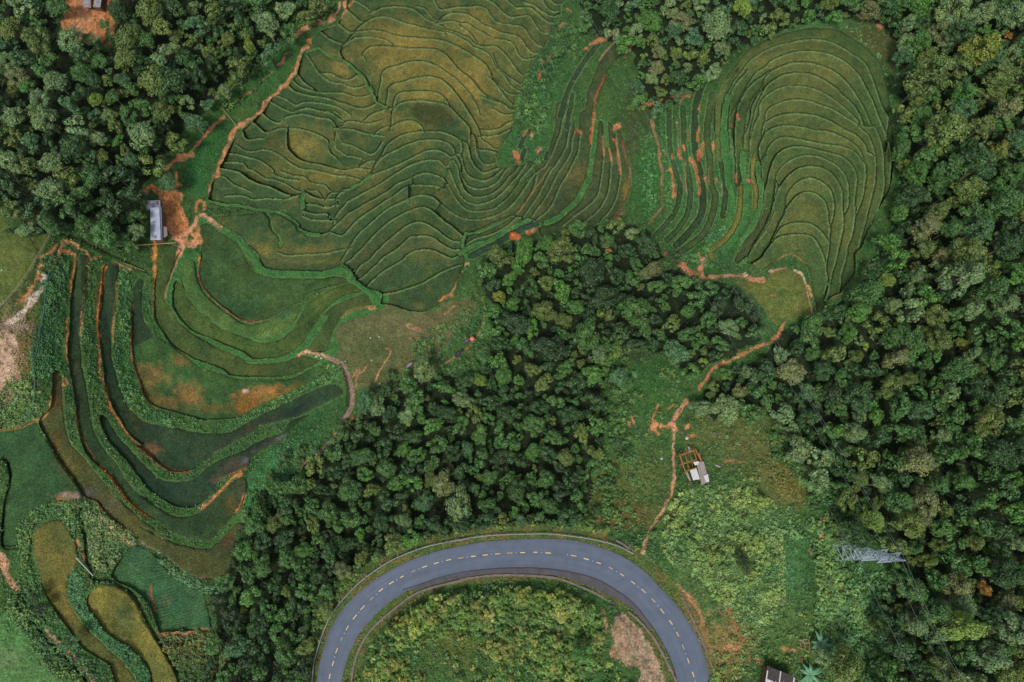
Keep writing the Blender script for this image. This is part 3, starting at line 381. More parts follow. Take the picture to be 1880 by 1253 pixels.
FOREST = {
 'right': ("P: 1650 -80, 1646 60, 1650 140, 1657 200, 1656 300, 1650 380, 1628 440, 1602 480, 1582 520, 1560 545, 1515 578, 1500 600, 1450 600, 1420 630, 1400 660, 1350 680, 1300 715, 1290 750, 1330 770, 1400 760, 1440 780, 1470 830, 1500 880, 1540 930, 1560 985, 1600 990, 1640 1000, 1650 1050, 1620 1100, 1640 1180, 1620 1320, 1980 1320, 1980 -80"),
 'northwest': ("P: -80 -80, 105 -80, 112 0, 108 60, 130 78, 175 82, 190 100, 215 70, 215 -20, 230 -80, 540 -80, 590 0, 570 25, 520 70, 490 110, 450 140, 400 180, 350 230, 320 260, 290 300, 268 330, 262 370, 255 420, 240 460, 190 440, 140 410, 80 430, 30 400, 0 370, -80 340"),
 'centre': ("P: 890 480, 930 450, 990 440, 1040 425, 1100 415, 1190 420, 1210 460, 1250 500, 1320 520, 1350 530, 1385 560, 1400 600, 1385 630, 1300 675, 1270 690, 1210 650, 1120 640, 1110 700, 1120 760, 1100 830, 1080 920, 1060 955, 960 965, 860 978, 760 995, 690 1026, 636 1066, 596 1120, 568 1190, 552 1320, 380 1320, 385 1200, 400 1150, 390 1090, 420 1050, 440 1000, 470 940, 510 890, 560 860, 600 820, 640 790, 670 740, 720 710, 800 690, 880 700, 900 640, 905 560, 880 520"),
 'north': ("P: 1080 -80, 1070 20, 1100 70, 1150 80, 1170 130, 1165 195, 1215 200, 1262 175, 1310 135, 1350 92, 1420 62, 1500 38, 1600 32, 1640 60, 1650 -80"),
}
# ---------------------------------------------------------------- terrain
GS = 1.25
def axis(a, b, lo, hi):
    core = np.arange(a, b+0.01, GS); L, R = [], []; s = GS; p = a
    while p > lo: s = min(s*1.35, 60); p -= s; L.append(p)
    s = GS; p = core[-1]
    while p < hi: s = min(s*1.35, 60); p += s; R.append(p)
    return np.concatenate([L[::-1], core, R])
XS = axis(-24, 1904, -520, 2400); YS = axis(-24, 1277, -420, 1640)
X, Y = np.meshgrid(XS, YS); NY, NX = X.shape
def vnoise(scale, seed, x=None, y=None):
    x = X if x is None else x; y = Y if y is None else y
    r = np.random.default_rng(seed); n = int(4000/scale)+4; g = r.random((n, n)).astype(np.float32)
    u = (x+1200)/scale; v = (y+1200)/scale; i = np.clip(u.astype(int), 0, n-2); j = np.clip(v.astype(int), 0, n-2)
    a = u-i; b = v-j; a = a*a*(3-2*a); b = b*b*(3-2*b)
    return ((g[j, i]*(1-a)+g[j, i+1]*a)*(1-b)+(g[j+1, i]*(1-a)+g[j+1, i+1]*a)*b)*2-1
def fnoise(scale, seed, oct=3):
    return sum(vnoise(scale/2**k, seed+k)*0.55**k for k in range(oct))
N1, N2 = fnoise(9, 1), fnoise(9, 5)
def window(x0, x1, y0, y1):
    return slice(max(np.searchsorted(YS, y0)-1, 0), np.searchsorted(YS, y1)+1), slice(max(np.searchsorted(XS, x0)-1, 0), np.searchsorted(XS, x1)+1)
def inside(P, jit=0.0):
    m = np.zeros((NY, NX), bool); s = window(P[:, 0].min()-6, P[:, 0].max()+6, P[:, 1].min()-6, P[:, 1].max()+6)
    x = X[s]+jit*N1[s]; y = Y[s]+jit*N2[s]; r = np.zeros(x.shape, bool); n = len(P)
    for i in range(n):
        (x1, y1), (x2, y2) = P[i], P[(i+1) % n]
        if y1 == y2: continue
        lo, hi = min(y1, y2), max(y1, y2)
        k = (YS[s[0]] > lo-8) & (YS[s[0]] < hi+8); yy = y[k]
        c = ((yy > lo) & (yy <= hi)) & (x[k] < (x2-x1)*(yy-y1)/(y2-y1)+x1)
        r[k] ^= c
    m[s] = r; return m
def dist_to(P, reach, jit=0.0, grad=None):
    """distance of every grid point to the line P (up to reach); with grad also the side (+ uphill)"""
    D = np.full((NY, NX), 1e3, np.float32); Sg = np.zeros((NY, NX), np.float32) if grad is not None else None
    r = reach+3
    for (x1, y1), (x2, y2) in zip(P[:-1], P[1:]):
        s = window(min(x1, x2)-r, max(x1, x2)+r, min(y1, y2)-r, max(y1, y2)+r)
        x = X[s]+jit*N1[s]; y = Y[s]+jit*N2[s]; dx, dy = x2-x1, y2-y1; L = dx*dx+dy*dy+1e-9
        t = np.clip(((x-x1)*dx+(y-y1)*dy)/L, 0, 1); d = np.hypot(x-x1-t*dx, y-y1-t*dy)
        k = d < D[s]; D[s] = np.where(k, d, D[s])
        if grad is not None:
            side = np.sign(dx*(y-y1)-dy*(x-x1)); j, i = np.searchsorted(YS, (y1+y2)/2), np.searchsorted(XS, (x1+x2)/2)
            j = min(j, NY-1); i = min(i, NX-1); gx, gy = grad[0][j, i], grad[1][j, i]; nl = math.sqrt(L)
            up = (gx*(-dy)+gy*dx)/nl/(math.hypot(gx, gy)+1e-9)     # >0: the side>0 half is uphill
            Sg[s] = np.where(k, side*np.sign(up)*(1 if abs(up) > 0.25 else 0), Sg[s])
    return (D, Sg) if grad is not None else D
# --- relief: thin plate through measured heights
hp = np.array(HEIGHTS, float); n = len(hp); sc = 400.0
q = hp[:, :2]/sc
def U(r2): return r2*np.log(r2+1e-9)*0.5
K = U(((q[:, None]-q[None])**2).sum(-1))+np.eye(n)*0.004; Pm = np.c_[np.ones(n), q]
A = np.block([[K, Pm], [Pm.T, np.zeros((3, 3))]]); sol = np.linalg.solve(A, np.r_[hp[:, 2], 0, 0, 0])
gx, gy = np.linspace(XS[0], XS[-1], 190), np.linspace(YS[0], YS[-1], 140); GX, GY = np.meshgrid(gx, gy)
def tps(x, y):
    p = np.stack([x, y], -1)/sc; o = sol[n]+sol[n+1]*p[..., 0]+sol[n+2]*p[..., 1]
    for k in range(n): o = o+sol[k]*U(((p-q[k])**2).sum(-1))
    return o
GZ = np.clip(tps(GX, GY), -70, 20)
def bil(gx, gy, G, x, y):
    u = np.clip(np.interp(x, gx, np.arange(len(gx))), 0, len(gx)-1.001); v = np.clip(np.interp(y, gy, np.arange(len(gy))), 0, len(gy)-1.001)
    i = u.astype(int); j = v.astype(int); a = u-i; b = v-j
    return (G[j, i]*(1-a)+G[j, i+1]*a)*(1-b)+(G[j+1, i]*(1-a)+G[j+1, i+1]*a)*b
Z0 = bil(gx, gy, GZ, X, Y)
GRX, GRY = np.gradient(Z0, XS, axis=1), np.gradient(Z0, YS, axis=0)
GRAD = (GRX, GRY)

C = np.empty((NY, NX, 3), np.float32); C[:] = pc(60, 98, 48)
HERB = np.full((NY, NX), 0.35, np.float32)     # how much low herb grows
REG = np.zeros((NY, NX), np.int16); REGINFO = [("ground", "green hillside ground of grass, weeds and leaf litter", None)]
def mix(mask, rgb, a=1.0):
    c = pc(*rgb) if not isinstance(rgb, np.ndarray) else rgb
    a = a*mask.astype(np.float32); C[:] = C*(1-a[..., None])+c*a[..., None]
def blob(x, y, rx, ry=None, rot=0.0, seed=0, amp=0.35):
    ry = ry or rx; s = window(x-2*max(rx, ry), x+2*max(rx, ry), y-2*max(rx, ry), y+2*max(rx, ry)); o = np.zeros((NY, NX), np.float32)
    c, sn = math.cos(rot), math.sin(rot); u = ((X[s]-x)*c+(Y[s]-y)*sn)/rx; v = (-(X[s]-x)*sn+(Y[s]-y)*c)/ry
    d = np.sqrt(u*u+v*v)+amp*N1[s]; o[s] = np.clip(1.4-d*1.1, 0, 1); return o
# broad ground tints
L1, L2 = fnoise(46, 21, 4), fnoise(17, 31, 3)
mix(np.clip(0.5+L1, 0, 1), (76, 102, 50), 0.6); mix(np.clip(L2, 0, 1), (46, 76, 38), 0.6)
GRASS = [(960,200,70,130,0.25,(62,112,58)),(940,330,60,50,0,(66,104,52)),(985,130,40,60,0.4,(56,92,48)),(1000,130,22,30,0.5,(36,58,32)),(970,215,22,45,0.2,(46,84,40)),(500,120,16,60,0.6,(58,104,52)),(440,175,50,20,-0.7,(60,108,50)),(380,270,30,60,0.5,(48,100,48)),(365,330,22,40,0,(56,112,58)),(500,10,120,40,0,(50,82,40)),(430,40,60,50,0,(52,86,44)),
 (1190,330,30,90,0.1,(50,98,46)),(1170,220,30,60,0,(66,84,44)),(1160,250,12,60,0,(70,84,48)),(1290,460,60,40,0,(52,98,46)),(1300,490,60,30,0,(54,92,44)),(1330,330,20,120,0,(60,110,62)),(1260,300,30,100,0,(58,112,60)),(1380,450,40,30,0,(60,112,54)),(1580,60,60,40,0.4,(92,96,50)),(1620,90,30,50,0,(84,88,50)),(1560,40,60,25,0,(70,92,50)),(1500,45,90,14,0,(80,122,70)),(1660,180,12,90,0,(60,92,44)),
 (1200,700,70,60,0,(52,92,44)),(1200,740,40,40,0,(62,104,44)),(1140,770,50,40,0,(50,90,48)),(1120,900,60,60,0,(96,104,50)),(1180,880,60,60,0,(92,104,52)),(1160,950,60,30,0,(110,100,52)),(1150,640,60,30,0,(50,66,36)),(1330,800,70,50,0,(100,108,58)),(1400,830,60,60,0,(104,106,58)),(1440,895,46,40,0.6,(124,112,56)),(1290,860,30,40,0,(70,98,48)),(1350,960,90,80,0,(92,122,66)),(1330,1050,80,60,0,(100,122,62)),(1440,1050,36,90,0,(78,122,72)),(1400,1130,60,50,0,(80,108,56)),(1470,1180,60,60,0,(84,108,54)),(1330,1190,50,70,0.2,(140,116,72)),(1280,1150,14,60,-0.3,(150,112,78)),
 (940,1160,180,70,0,(86,108,50)),(830,1180,60,50,0,(88,100,46)),(1060,1180,50,50,0,(80,98,48)),(780,640,80,40,0,(74,98,50)),(850,600,50,50,0,(64,98,48)),(820,700,50,40,0,(62,84,42)),(870,660,40,30,0,(66,92,46)),(520,860,70,40,-0.8,(64,122,70)),(470,930,30,60,0.2,(60,118,66)),(590,730,50,30,0,(54,98,48)),(570,780,60,30,-0.5,(50,92,46)),(30,640,40,120,0.1,(128,108,62)),(15,680,24,70,0,(180,146,122)),(30,600,30,20,0,(150,130,110)),(90,600,24,120,0,(48,88,44)),(40,760,50,30,0,(86,116,60)),(220,950,40,60,0,(92,112,56)),(190,980,40,50,0,(96,118,64)),(60,1080,30,80,-0.4,(66,106,52)),(80,1150,40,50,0,(70,108,54)),(20,1180,60,60,0,(92,136,76)),(120,1200,70,30,0.8,(62,104,56)),(170,1130,20,90,-0.6,(70,116,70)),(350,1190,50,40,0,(90,96,56)),(600,1210,20,60,0,(70,96,44)),(250,560,20,60,0,(48,92,46)),(190,600,14,90,0,(60,88,44)),(185,560,12,50,0,(80,74,44)),(270,470,30,30,0,(52,84,42)),(150,445,60,14,0.4,(54,84,42)),(30,30,40,30,0,(40,60,34)),(90,35,24,24,0,(38,46,28))]
for gx_, gy_, rx, ry, ro, c in GRASS: mix(blob(gx_, gy_, rx, ry, ro), c, 0.85)
# forest floors
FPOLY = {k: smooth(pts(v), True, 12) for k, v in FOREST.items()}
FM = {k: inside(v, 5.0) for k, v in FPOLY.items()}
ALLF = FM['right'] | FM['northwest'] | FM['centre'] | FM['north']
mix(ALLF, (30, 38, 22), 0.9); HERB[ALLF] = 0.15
# pastures
for i, (s, c, lab) in enumerate(PASTURES):
    m = inside(smooth(pts(s), True), 1.5); mix(m, c, 0.92); HERB[m] = 0.02
    REG[m] = len(REGINFO); REGINFO.append(("pasture", lab, None))
for gx_, gy_, rx, ry, c in [(720,600,60,30,(112,110,74)),(690,640,30,20,(70,88,50)),(760,680,30,30,(104,98,62)),(700,700,40,30,(84,92,56)),(650,690,30,30,(96,98,60)),(780,600,50,22,(114,104,72)),(1430,545,30,20,(84,110,54)),(1410,480,16,10,(56,84,46)),(1450,590,30,14,(60,94,48)),(20,470,40,40,(104,112,58)),(60,400,40,16,(80,84,50)),(20,560,40,14,(110,108,70)),(40,1160,60,30,(84,132,72)),(10,1210,30,20,(104,124,84))]:
    mix(blob(gx_, gy_, rx, ry), c, 0.6)
# rice regions
def goldmap(spots):
    g = np.zeros((NY, NX), np.float32)
    for x, y, rx, ry, w in spots: g = np.maximum(g, 0.8*w*np.exp(-(((X-x)/rx)**2+((Y-y)/ry)**2)))
    return np.clip(g+0.16*L1+0.16*L2, 0, 1)
RICE = np.zeros((NY, NX), bool)
def rice_region(src, green, gold, spots, name, lab):
    m = inside(smooth(pts(src), True, 6), 0.8); g = goldmap(spots)[..., None]
    C[m] = (pc(*green)*(1-g)+pc(*gold)*g)[m]; HERB[m] = 0; RICE[m] = True
    REG[m] = len(REGINFO); REGINFO.append((name, lab, None)); return m
mU = rice_region(RICE_UPPER, (60, 84, 48), (136, 122, 60), [(740,80,80,50,1),(780,140,110,40,1),(710,120,40,60,1),(860,150,60,60,0.95),(790,175,70,14,1.0),(870,60,70,60,0.75),(700,50,60,30,0.7),(620,120,40,30,0.7),(680,180,60,30,0.6),(560,265,60,34,0.75),(600,325,60,20,0.7),(690,220,60,30,0.6),(900,220,50,50,0.75),(900,260,30,20,0.8),(750,240,60,20,0.6),(490,265,50,25,0.35),(500,320,60,30,0.3),(960,60,50,60,0.5),(780,260,60,20,0.3),(570,460,60,10,0.4),(580,480,60,8,0.4),(490,460,10,14,0.6),(770,560,12,10,0.55),(800,420,60,30,0.2),(660,315,30,10,0.8)], "rice_terrace", "great amphitheatre of green and golden rice terraces stepping round the upper valley")
mM = rice_region(RICE_STRIPS, (60, 78, 46), (104, 98, 52), [(1060,330,30,50,0.55),(1150,350,10,22,0.9),(1000,380,40,40,0.4),(1110,300,20,60,0.25)], "rice_terrace", "dark brown-green rice terraces running in long strips below the bushy gully")
mD = rice_region(RICE_OVAL, (70, 93, 50), (112, 112, 58), [(1430,110,70,30,0.7),(1390,110,30,20,1.0),(1500,140,70,60,0.7),(1460,190,70,40,0.75),(1500,250,90,40,0.65),(1560,260,40,30,0.8),(1480,330,70,50,0.6),(1480,390,30,30,0.6),(1600,330,30,70,0.45),(1440,430,60,30,0.4),(1540,420,40,60,0.4),(1370,300,14,70,0.5),(1390,370,14,40,0.6)], "rice_terrace", "oval hill ringed by olive rice terraces like a fingerprint")
mix(mU & (blob(795, 213, 46, 22, 0.3, amp=0.15) > 0.45), (66, 72, 38), 0.8); mix(mU & (blob(757, 234, 20, 8, amp=0.2) > 0.4), (112, 112, 50), 0.8)
for bx, by, r in [(647,124,7),(908,38,8),(911,150,6),(892,181,8),(887,285,13),(905,190,6),(1410,458,9)]: mix(blob(bx, by, r, r*1.2), (52, 84, 52), 0.8)
FLDS = np.zeros((NY, NX), bool)
for P, w, c in STRIPS:
    P = smooth(pts(P)); D = dist_to(P, w/2+2, 0.7); m = D < w/2; mix((D < w/2+2.2) & ~m, (104, 138, 82), 0.4); mix(m, tuple(v*1.12+2 for v in c), 0.85); RICE |= m; HERB[m] = 0; FLDS |= m
    if P[:, 0].mean() > 1200 and P[:, 0].mean() < 1420: REG[m] = 99
REG2 = len(REGINFO); REG[REG == 99] = REG2; REGINFO.append(("rice_terrace", "narrow curved rice strips between grassy banks, west of the oval hill", None))
FLD = np.zeros((NY, NX), bool)
ep = inside(smooth(pts('P: 300 470, 350 440, 365 450, 370 470, 560 560, 660 530, 710 540, 700 570, 620 600, 620 650, 560 680, 450 700, 380 690, 320 640, 290 600, 296 520'), True, 6)); mix(ep, (66, 116, 58), 0.9); HERB[ep] = 0.05
for s, c, lab in FIELDS:
    m = inside(smooth(pts(s), True, 5), 0.7); mix(m, (c[0]*1.14+3, c[1]*1.14+3, c[2]*1.06+2), 1.0); HERB[m] = 0; RICE |= m; FLD |= m
    nm = "vegetable_plot" if "vegetable" in lab else ("fallow_field" if "fallow" in lab else "rice_paddy")
    REG[m] = len(REGINFO); REGINFO.append((nm, lab, None))
REGC = {lab: i for i, (n_, lab, x_) in enumerate(REGINFO)}
# patches inside the paddies
for gx_, gy_, rx, ry, ro, c, a in [(270,690,34,26,0,(150,112,62),0.6),(345,725,26,28,0,(150,110,62),0.65),(300,740,30,16,0.4,(130,98,54),0.6),(330,660,20,14,0,(140,110,60),0.5),(480,720,46,11,-0.15,(168,118,66),0.85),(500,730,60,12,-0.4,(140,100,50),0.7),(450,745,22,30,0,(150,96,40),0.7),(452,718,8,4,0,(214,180,160),0.9),(400,750,30,10,0,(120,92,46),0.5),(340,690,14,14,0,(60,104,60),0.6),
 (140,480,9,24,0,(92,92,68),0.6),(137,690,10,40,-0.1,(86,84,62),0.7),(140,600,9,60,0,(54,70,54),0.5),(282,826,15,14,0.5,(118,92,66),0.85),(250,770,20,20,0,(88,78,44),0.5),(240,730,14,22,0,(84,66,40),0.5),(460,792,60,9,-0.45,(72,66,54),0.9),(540,755,60,8,-0.5,(40,54,46),0.7),(400,830,12,5,-0.4,(110,100,94),0.8),(440,850,34,14,-0.4,(82,72,60),0.9),(450,845,8,6,0,(110,112,116),0.7),(490,820,30,9,-0.5,(84,76,64),0.8),(400,880,20,8,-0.2,(96,76,62),0.7),(515,805,14,5,-0.5,(120,112,104),0.7),
 (130,910,30,8,0.05,(138,118,102),0.95),(160,905,16,10,0,(92,88,84),0.8),(120,860,16,30,-0.5,(100,88,44),0.6),(105,810,8,20,0,(112,86,42),0.7),(200,930,30,16,0.7,(80,72,56),0.6),(105,720,9,40,0,(86,66,42),0.7),(440,890,14,30,0.3,(84,84,56),0.7),(425,930,14,20,0,(92,78,40),0.6),(110,980,22,30,0,(72,92,44),0.5),(105,1070,16,44,0,(120,108,48),0.5),(130,1120,20,30,-0.4,(120,104,50),0.5),(100,930,30,20,0,(72,84,42),0.4),(230,1140,26,34,-0.4,(68,84,44),0.75),(185,1100,18,26,0,(122,118,50),0.4),(280,1200,24,50,-0.5,(112,116,52),0.4),
 (290,1090,26,30,0,(48,98,66),0.4),(305,1105,12,14,0,(110,104,70),0.5),(475,680,26,10,-0.1,(92,88,44),0.4),(480,640,30,12,0,(80,96,46),0.4),(430,560,50,12,0,(44,84,54),0.4),(470,1100,5,5,0,(40,60,40),0.3),(380,450,20,20,0,(80,84,44),0.35),(520,580,26,9,-0.5,(48,92,66),0.6),(545,590,14,10,0,(96,98,46),0.6),(420,990,24,24,0,(86,60,40),0.6),(350,1010,30,14,0.3,(78,84,42),0.5),
 (700,470,80,40,-0.5,(72,72,46),0.3),(480,455,9,12,0,(120,110,50),0.6),(740,260,30,8,-0.2,(112,104,56),0.4),(1150,352,8,16,0,(120,108,44),0.7)]:
    mix(blob(gx_, gy_, rx, ry, ro) * RICE, c, a)
fm = np.where(FLD, 1+0.16*L1+0.14*L2, 1)[..., None]*np.where(FLD[..., None], 1+np.stack([0.14*L1, 0*L1, -0.05*L1], -1), 1); C *= fm
# banks over everything, then terrace lines
BANKM = np.zeros((NY, NX), bool)
for s, w in BANKS:
    D = dist_to(smooth(pts(s)), w/2+2, 1.0); m = D < w/2; BANKM |= m
    mix(m, (64, 116, 58), 0.9); mix(m & (L2 > 0.2), (84, 128, 66), 0.5); RICE[m] = False; HERB[m] = 0.16; REG[m] = 0
LD = np.full((NY, NX), 1e3, np.float32); LS = np.zeros((NY, NX), np.float32)
for Ln in LINES:
    e0, e1 = Ln[0]-Ln[1], Ln[-1]-Ln[-2]; Ln = np.concatenate([[Ln[0]+e0/(np.hypot(*e0)+1e-6)*4], Ln, [Ln[-1]+e1/(np.hypot(*e1)+1e-6)*4]])      # banks run into each other
    D, Sg = dist_to(smooth(Ln), 6, 0.55, GRAD); k = D < LD; LD = np.where(k, D, LD); LS = np.where(k, Sg, LS)
# --- each terrace is flat: connected patches between the lines get one height
def label(m):
    lab = np.zeros(m.shape, np.int32); par = [0]
    def find(a):
        while par[a] != a: par[a] = par[par[a]]; a = par[a]
        return a
    prev = []
    for j in range(m.shape[0]):
        row = m[j].astype(np.int8); d = np.diff(np.concatenate([[0], row, [0]])); st = np.flatnonzero(d == 1); en = np.flatnonzero(d == -1)
        cur = []; k = 0
        for a, b in zip(st, en):
            ids = [c for (x0, x1, c) in prev if x0 < b and x1 > a]
            if ids:
                r0 = find(ids[0])
                for c in ids[1:]:
                    r = find(c)
                    if r != r0: par[r] = r0
                i = r0
            else: par.append(len(par)); i = len(par)-1
            cur.append((a, b, i)); lab[j, a:b] = i
        prev = cur
    root = np.array([find(i) for i in range(len(par))]); return root[lab]
core = RICE & (LD > 1.1)
LAB = label(core)
cnt = np.bincount(LAB.ravel()); sm = np.bincount(LAB.ravel(), weights=Z0.ravel()); mean = sm/np.maximum(cnt, 1)
ok = (cnt > 60); ok[0] = False
for _ in range(3):      # the line cells join the neighbour
    for ax, sh in ((0, 1), (0, -1), (1, 1), (1, -1)):
        nb = np.roll(LAB, sh, ax); LAB = np.where((LAB == 0) & RICE, nb, LAB)
has = ok[LAB] & RICE
cl = np.where(FLD | FLDS, 0.6, 1.7)
ZT = np.where(has, mean[LAB], Z0); Z = np.where(has, Z0+np.clip(ZT-Z0, -cl, cl)*0.85-0.14, Z0)
tr = np.random.default_rng(4).random(len(cnt)+1).astype(np.float32)[LAB]
C *= np.where(has, 0.90+0.20*tr, 1.0)[..., None]
# banks are humped, grass is uneven
Z += np.where(~RICE, 0.14*L2+0.25*L1, 0)+np.where(BANKM, 0.22, 0)
fi = RICE & (LD < 6)
up = LS > 0; dn = LS < 0
# riser foot: narrow crop gap, shadow line painted dark; lip carries a grassy bund
gap = fi & dn & (LD < 2.7); lip = fi & up & (LD < 3.4); both = fi & (LS == 0) & (LD < 2.2)
Z -= np.where(gap, 0.75*np.clip(1.25-LD/2.5, 0, 1), 0)
Z += np.where(lip, 0.2*np.clip(1.3-LD/3.0, 0, 1), 0)+np.where(both, 0.15, 0)
mix(gap, (46, 60, 30), 0.7*np.clip(1.3-LD/2.4, 0, 1)); mix(lip, (116, 144, 92), 0.75*np.clip(1.35-LD/2.7, 0, 1)); mix(both, (86, 118, 68), 0.5)
# crop edge of the paddies: a narrow gap, its thin shadow darkened into the colour
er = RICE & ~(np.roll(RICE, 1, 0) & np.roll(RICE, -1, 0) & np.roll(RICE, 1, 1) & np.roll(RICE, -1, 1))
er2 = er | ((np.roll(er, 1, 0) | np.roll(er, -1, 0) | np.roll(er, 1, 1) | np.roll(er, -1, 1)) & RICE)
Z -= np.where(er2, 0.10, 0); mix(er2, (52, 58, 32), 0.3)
ring = np.zeros_like(RICE); t_ = RICE.copy()
for _ in range(2): t_ = t_ | np.roll(t_, 1, 0) | np.roll(t_, -1, 0) | np.roll(t_, 1, 1) | np.roll(t_, -1, 1)
mix(t_ & ~RICE, (104, 136, 80), 0.42); HERB[t_ & ~RICE] *= 0.3
# hoed rows of the vegetable plot
vp = REG == REGC[FIELDS[-1][2]]
rows = np.sin((X*0.45+Y*1.0+8*vnoise(40, 77))*1.05); Z += np.where(vp, 0.05*rows, 0); mix(vp & (rows < -0.2), (50, 88, 58), 0.4)
# --- bare soil
SOIL = np.zeros((NY, NX), bool)
SN = fnoise(7, 96, 3); SN2 = fnoise(14, 98, 3)
for s, c, dens in DIRTPOLY:
    m = inside(smooth(pts(s), True, 6), 2.5); a = m*np.clip((dens-0.25+0.9*SN2+0.4*SN)*2.2+0.5*(dens > .6), 0, 1) if dens < 1 else m*np.clip(0.9+0.5*SN, 0.5, 1)
    mix(a, pc(*c, 1.3), 0.95); HERB[a > 0.3] *= 0.1; SOIL |= (a > 0.5) & ~RICE
    mix(m & (SN > 0.3), tuple(int(v*0.9) for v in c), 0.25)
for s, w, c in DIRT:
    P = smooth(pts(s), False, 5); D = dist_to(P, w/2+3, 2.2 if w > 3 else 0.9); thr = w/2*(1+0.5*L2)+0.5
    c = np.array(c)*0.82+np.array([182, 148, 114])*0.18
    strip_ = 1175 < P[:, 0].mean() < 1345 and 180 < P[:, 1].mean() < 420
    if strip_: thr = thr*0.72
    a = (0.8 if strip_ else 1)*np.clip((thr-D)/(1.6+w*0.12)+0.5, 0, 1)*(np.clip(1.0+0.8*SN, 0.4, 1) if w > 3.5 else 1); mix(a, pc(*c, 1.2), 0.95); m = a > 0.5; HERB[a > 0.2] *= 0.15
    soil = m & ~RICE; SOIL |= soil; Z -= np.where(soil, 0.1, 0)
mix(SOIL & (fnoise(5, 90, 2) > 0.3), (176, 122, 78), 0.3); mix(SOIL & (fnoise(4, 95, 2) > 0.35), (182, 164, 146), 0.35); mix(SOIL & (fnoise(6, 94, 2) > 0.5), (90, 100, 54), 0.5)
P = smooth(pts(CPATH)); D = dist_to(P, 8, 0.3); mix(D < 4.2, (142, 118, 104), 1.0); HERB[D < 6] = 0; PATHM = D < 4.2
REG[SOIL & (REG == 0)] = len(REGINFO); REGINFO.append(("dirt_path", "bare orange earth of paths, cut banks and yards", None)); DIRT_ID = len(REGINFO)-1
REG[PATHM] = len(REGINFO); REGINFO.append(("path", "narrow grey-brown concrete path rounding the worn pasture", None))
# --- ditch beside the lower track and the dark gullies
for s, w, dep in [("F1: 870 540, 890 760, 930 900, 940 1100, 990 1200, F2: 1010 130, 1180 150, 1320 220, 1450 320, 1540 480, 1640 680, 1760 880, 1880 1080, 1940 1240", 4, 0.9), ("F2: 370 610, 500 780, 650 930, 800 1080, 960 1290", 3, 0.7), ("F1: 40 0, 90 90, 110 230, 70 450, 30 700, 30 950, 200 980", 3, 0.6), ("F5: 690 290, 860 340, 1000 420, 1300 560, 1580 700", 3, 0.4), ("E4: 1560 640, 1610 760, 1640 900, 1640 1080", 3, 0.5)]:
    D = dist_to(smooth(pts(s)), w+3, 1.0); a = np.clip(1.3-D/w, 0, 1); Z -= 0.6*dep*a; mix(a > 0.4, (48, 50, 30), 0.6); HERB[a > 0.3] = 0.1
# --- the road bench
ro, ri = smooth(pts(ROAD_OUT), False, 6), smooth(pts(ROAD_IN), False, 6)
mid = smooth(pts(DASHES), False, 6); D = dist_to(mid, 110)
fl = np.clip((85-D)/40, 0, 1); fl = fl*fl*(3-2*fl); Z = Z*(1-fl)+fl*(-0.10+0.25*np.clip(L2, -1, 1)*np.clip((D-32)/20, 0, 1))
RP = np.concatenate([ro, ri[::-1]]); rm = inside(RP); ai = smooth(pts(APRON_IN), False, 6)
i0 = np.argmin(np.hypot(*(ri-ai[0]).T)); i1 = np.argmin(np.hypot(*(ri-ai[-1]).T))
APR = np.concatenate([ri[i0:i1+1], ai[::-1]]); am = inside(APR)
Z = np.where(rm | am, -0.15, Z); HERB[rm | am] = 0; rm2 = (D < 52) & ~(rm | am); mix(rm2, (92, 100, 48), 0.55); mix(rm2 & (L2 > 0.1), (120, 104, 60), 0.5); HERB[rm2] *= 0.6
HERB[Z < -500] = 0
def zat(px, py): return bil(XS, YS, Z, np.asarray(px, float), np.asarray(py, float))
def gp(px, py, dz=0.0):
    """point on the ground seen at picture position px, py"""
    z = float(zat(px, py)); x, y, _ = W(px, py, z); return Vector((float(x), float(y), z+dz))
# grass creeps over the edges of the paddies: soften the colour change there
edge = np.zeros_like(FLD); t_ = FLD.copy(); u_ = FLD.copy()
for _ in range(3):
    t_ = t_ | np.roll(t_, 1, 0) | np.roll(t_, -1, 0) | np.roll(t_, 1, 1) | np.roll(t_, -1, 1); u_ = u_ & np.roll(u_, 1, 0) & np.roll(u_, -1, 0) & np.roll(u_, 1, 1) & np.roll(u_, -1, 1)
edge = t_ & ~u_ & ~PATHM; B_ = C.copy()
for _ in range(5): B_ = (B_+np.roll(B_, 1, 0)+np.roll(B_, -1, 0)+np.roll(B_, 1, 1)+np.roll(B_, -1, 1))/5
C = np.where(edge[..., None], C*(0.55+0.25*SN[..., None].clip(-1, 1))+B_*(0.45-0.25*SN[..., None].clip(-1, 1)), C)
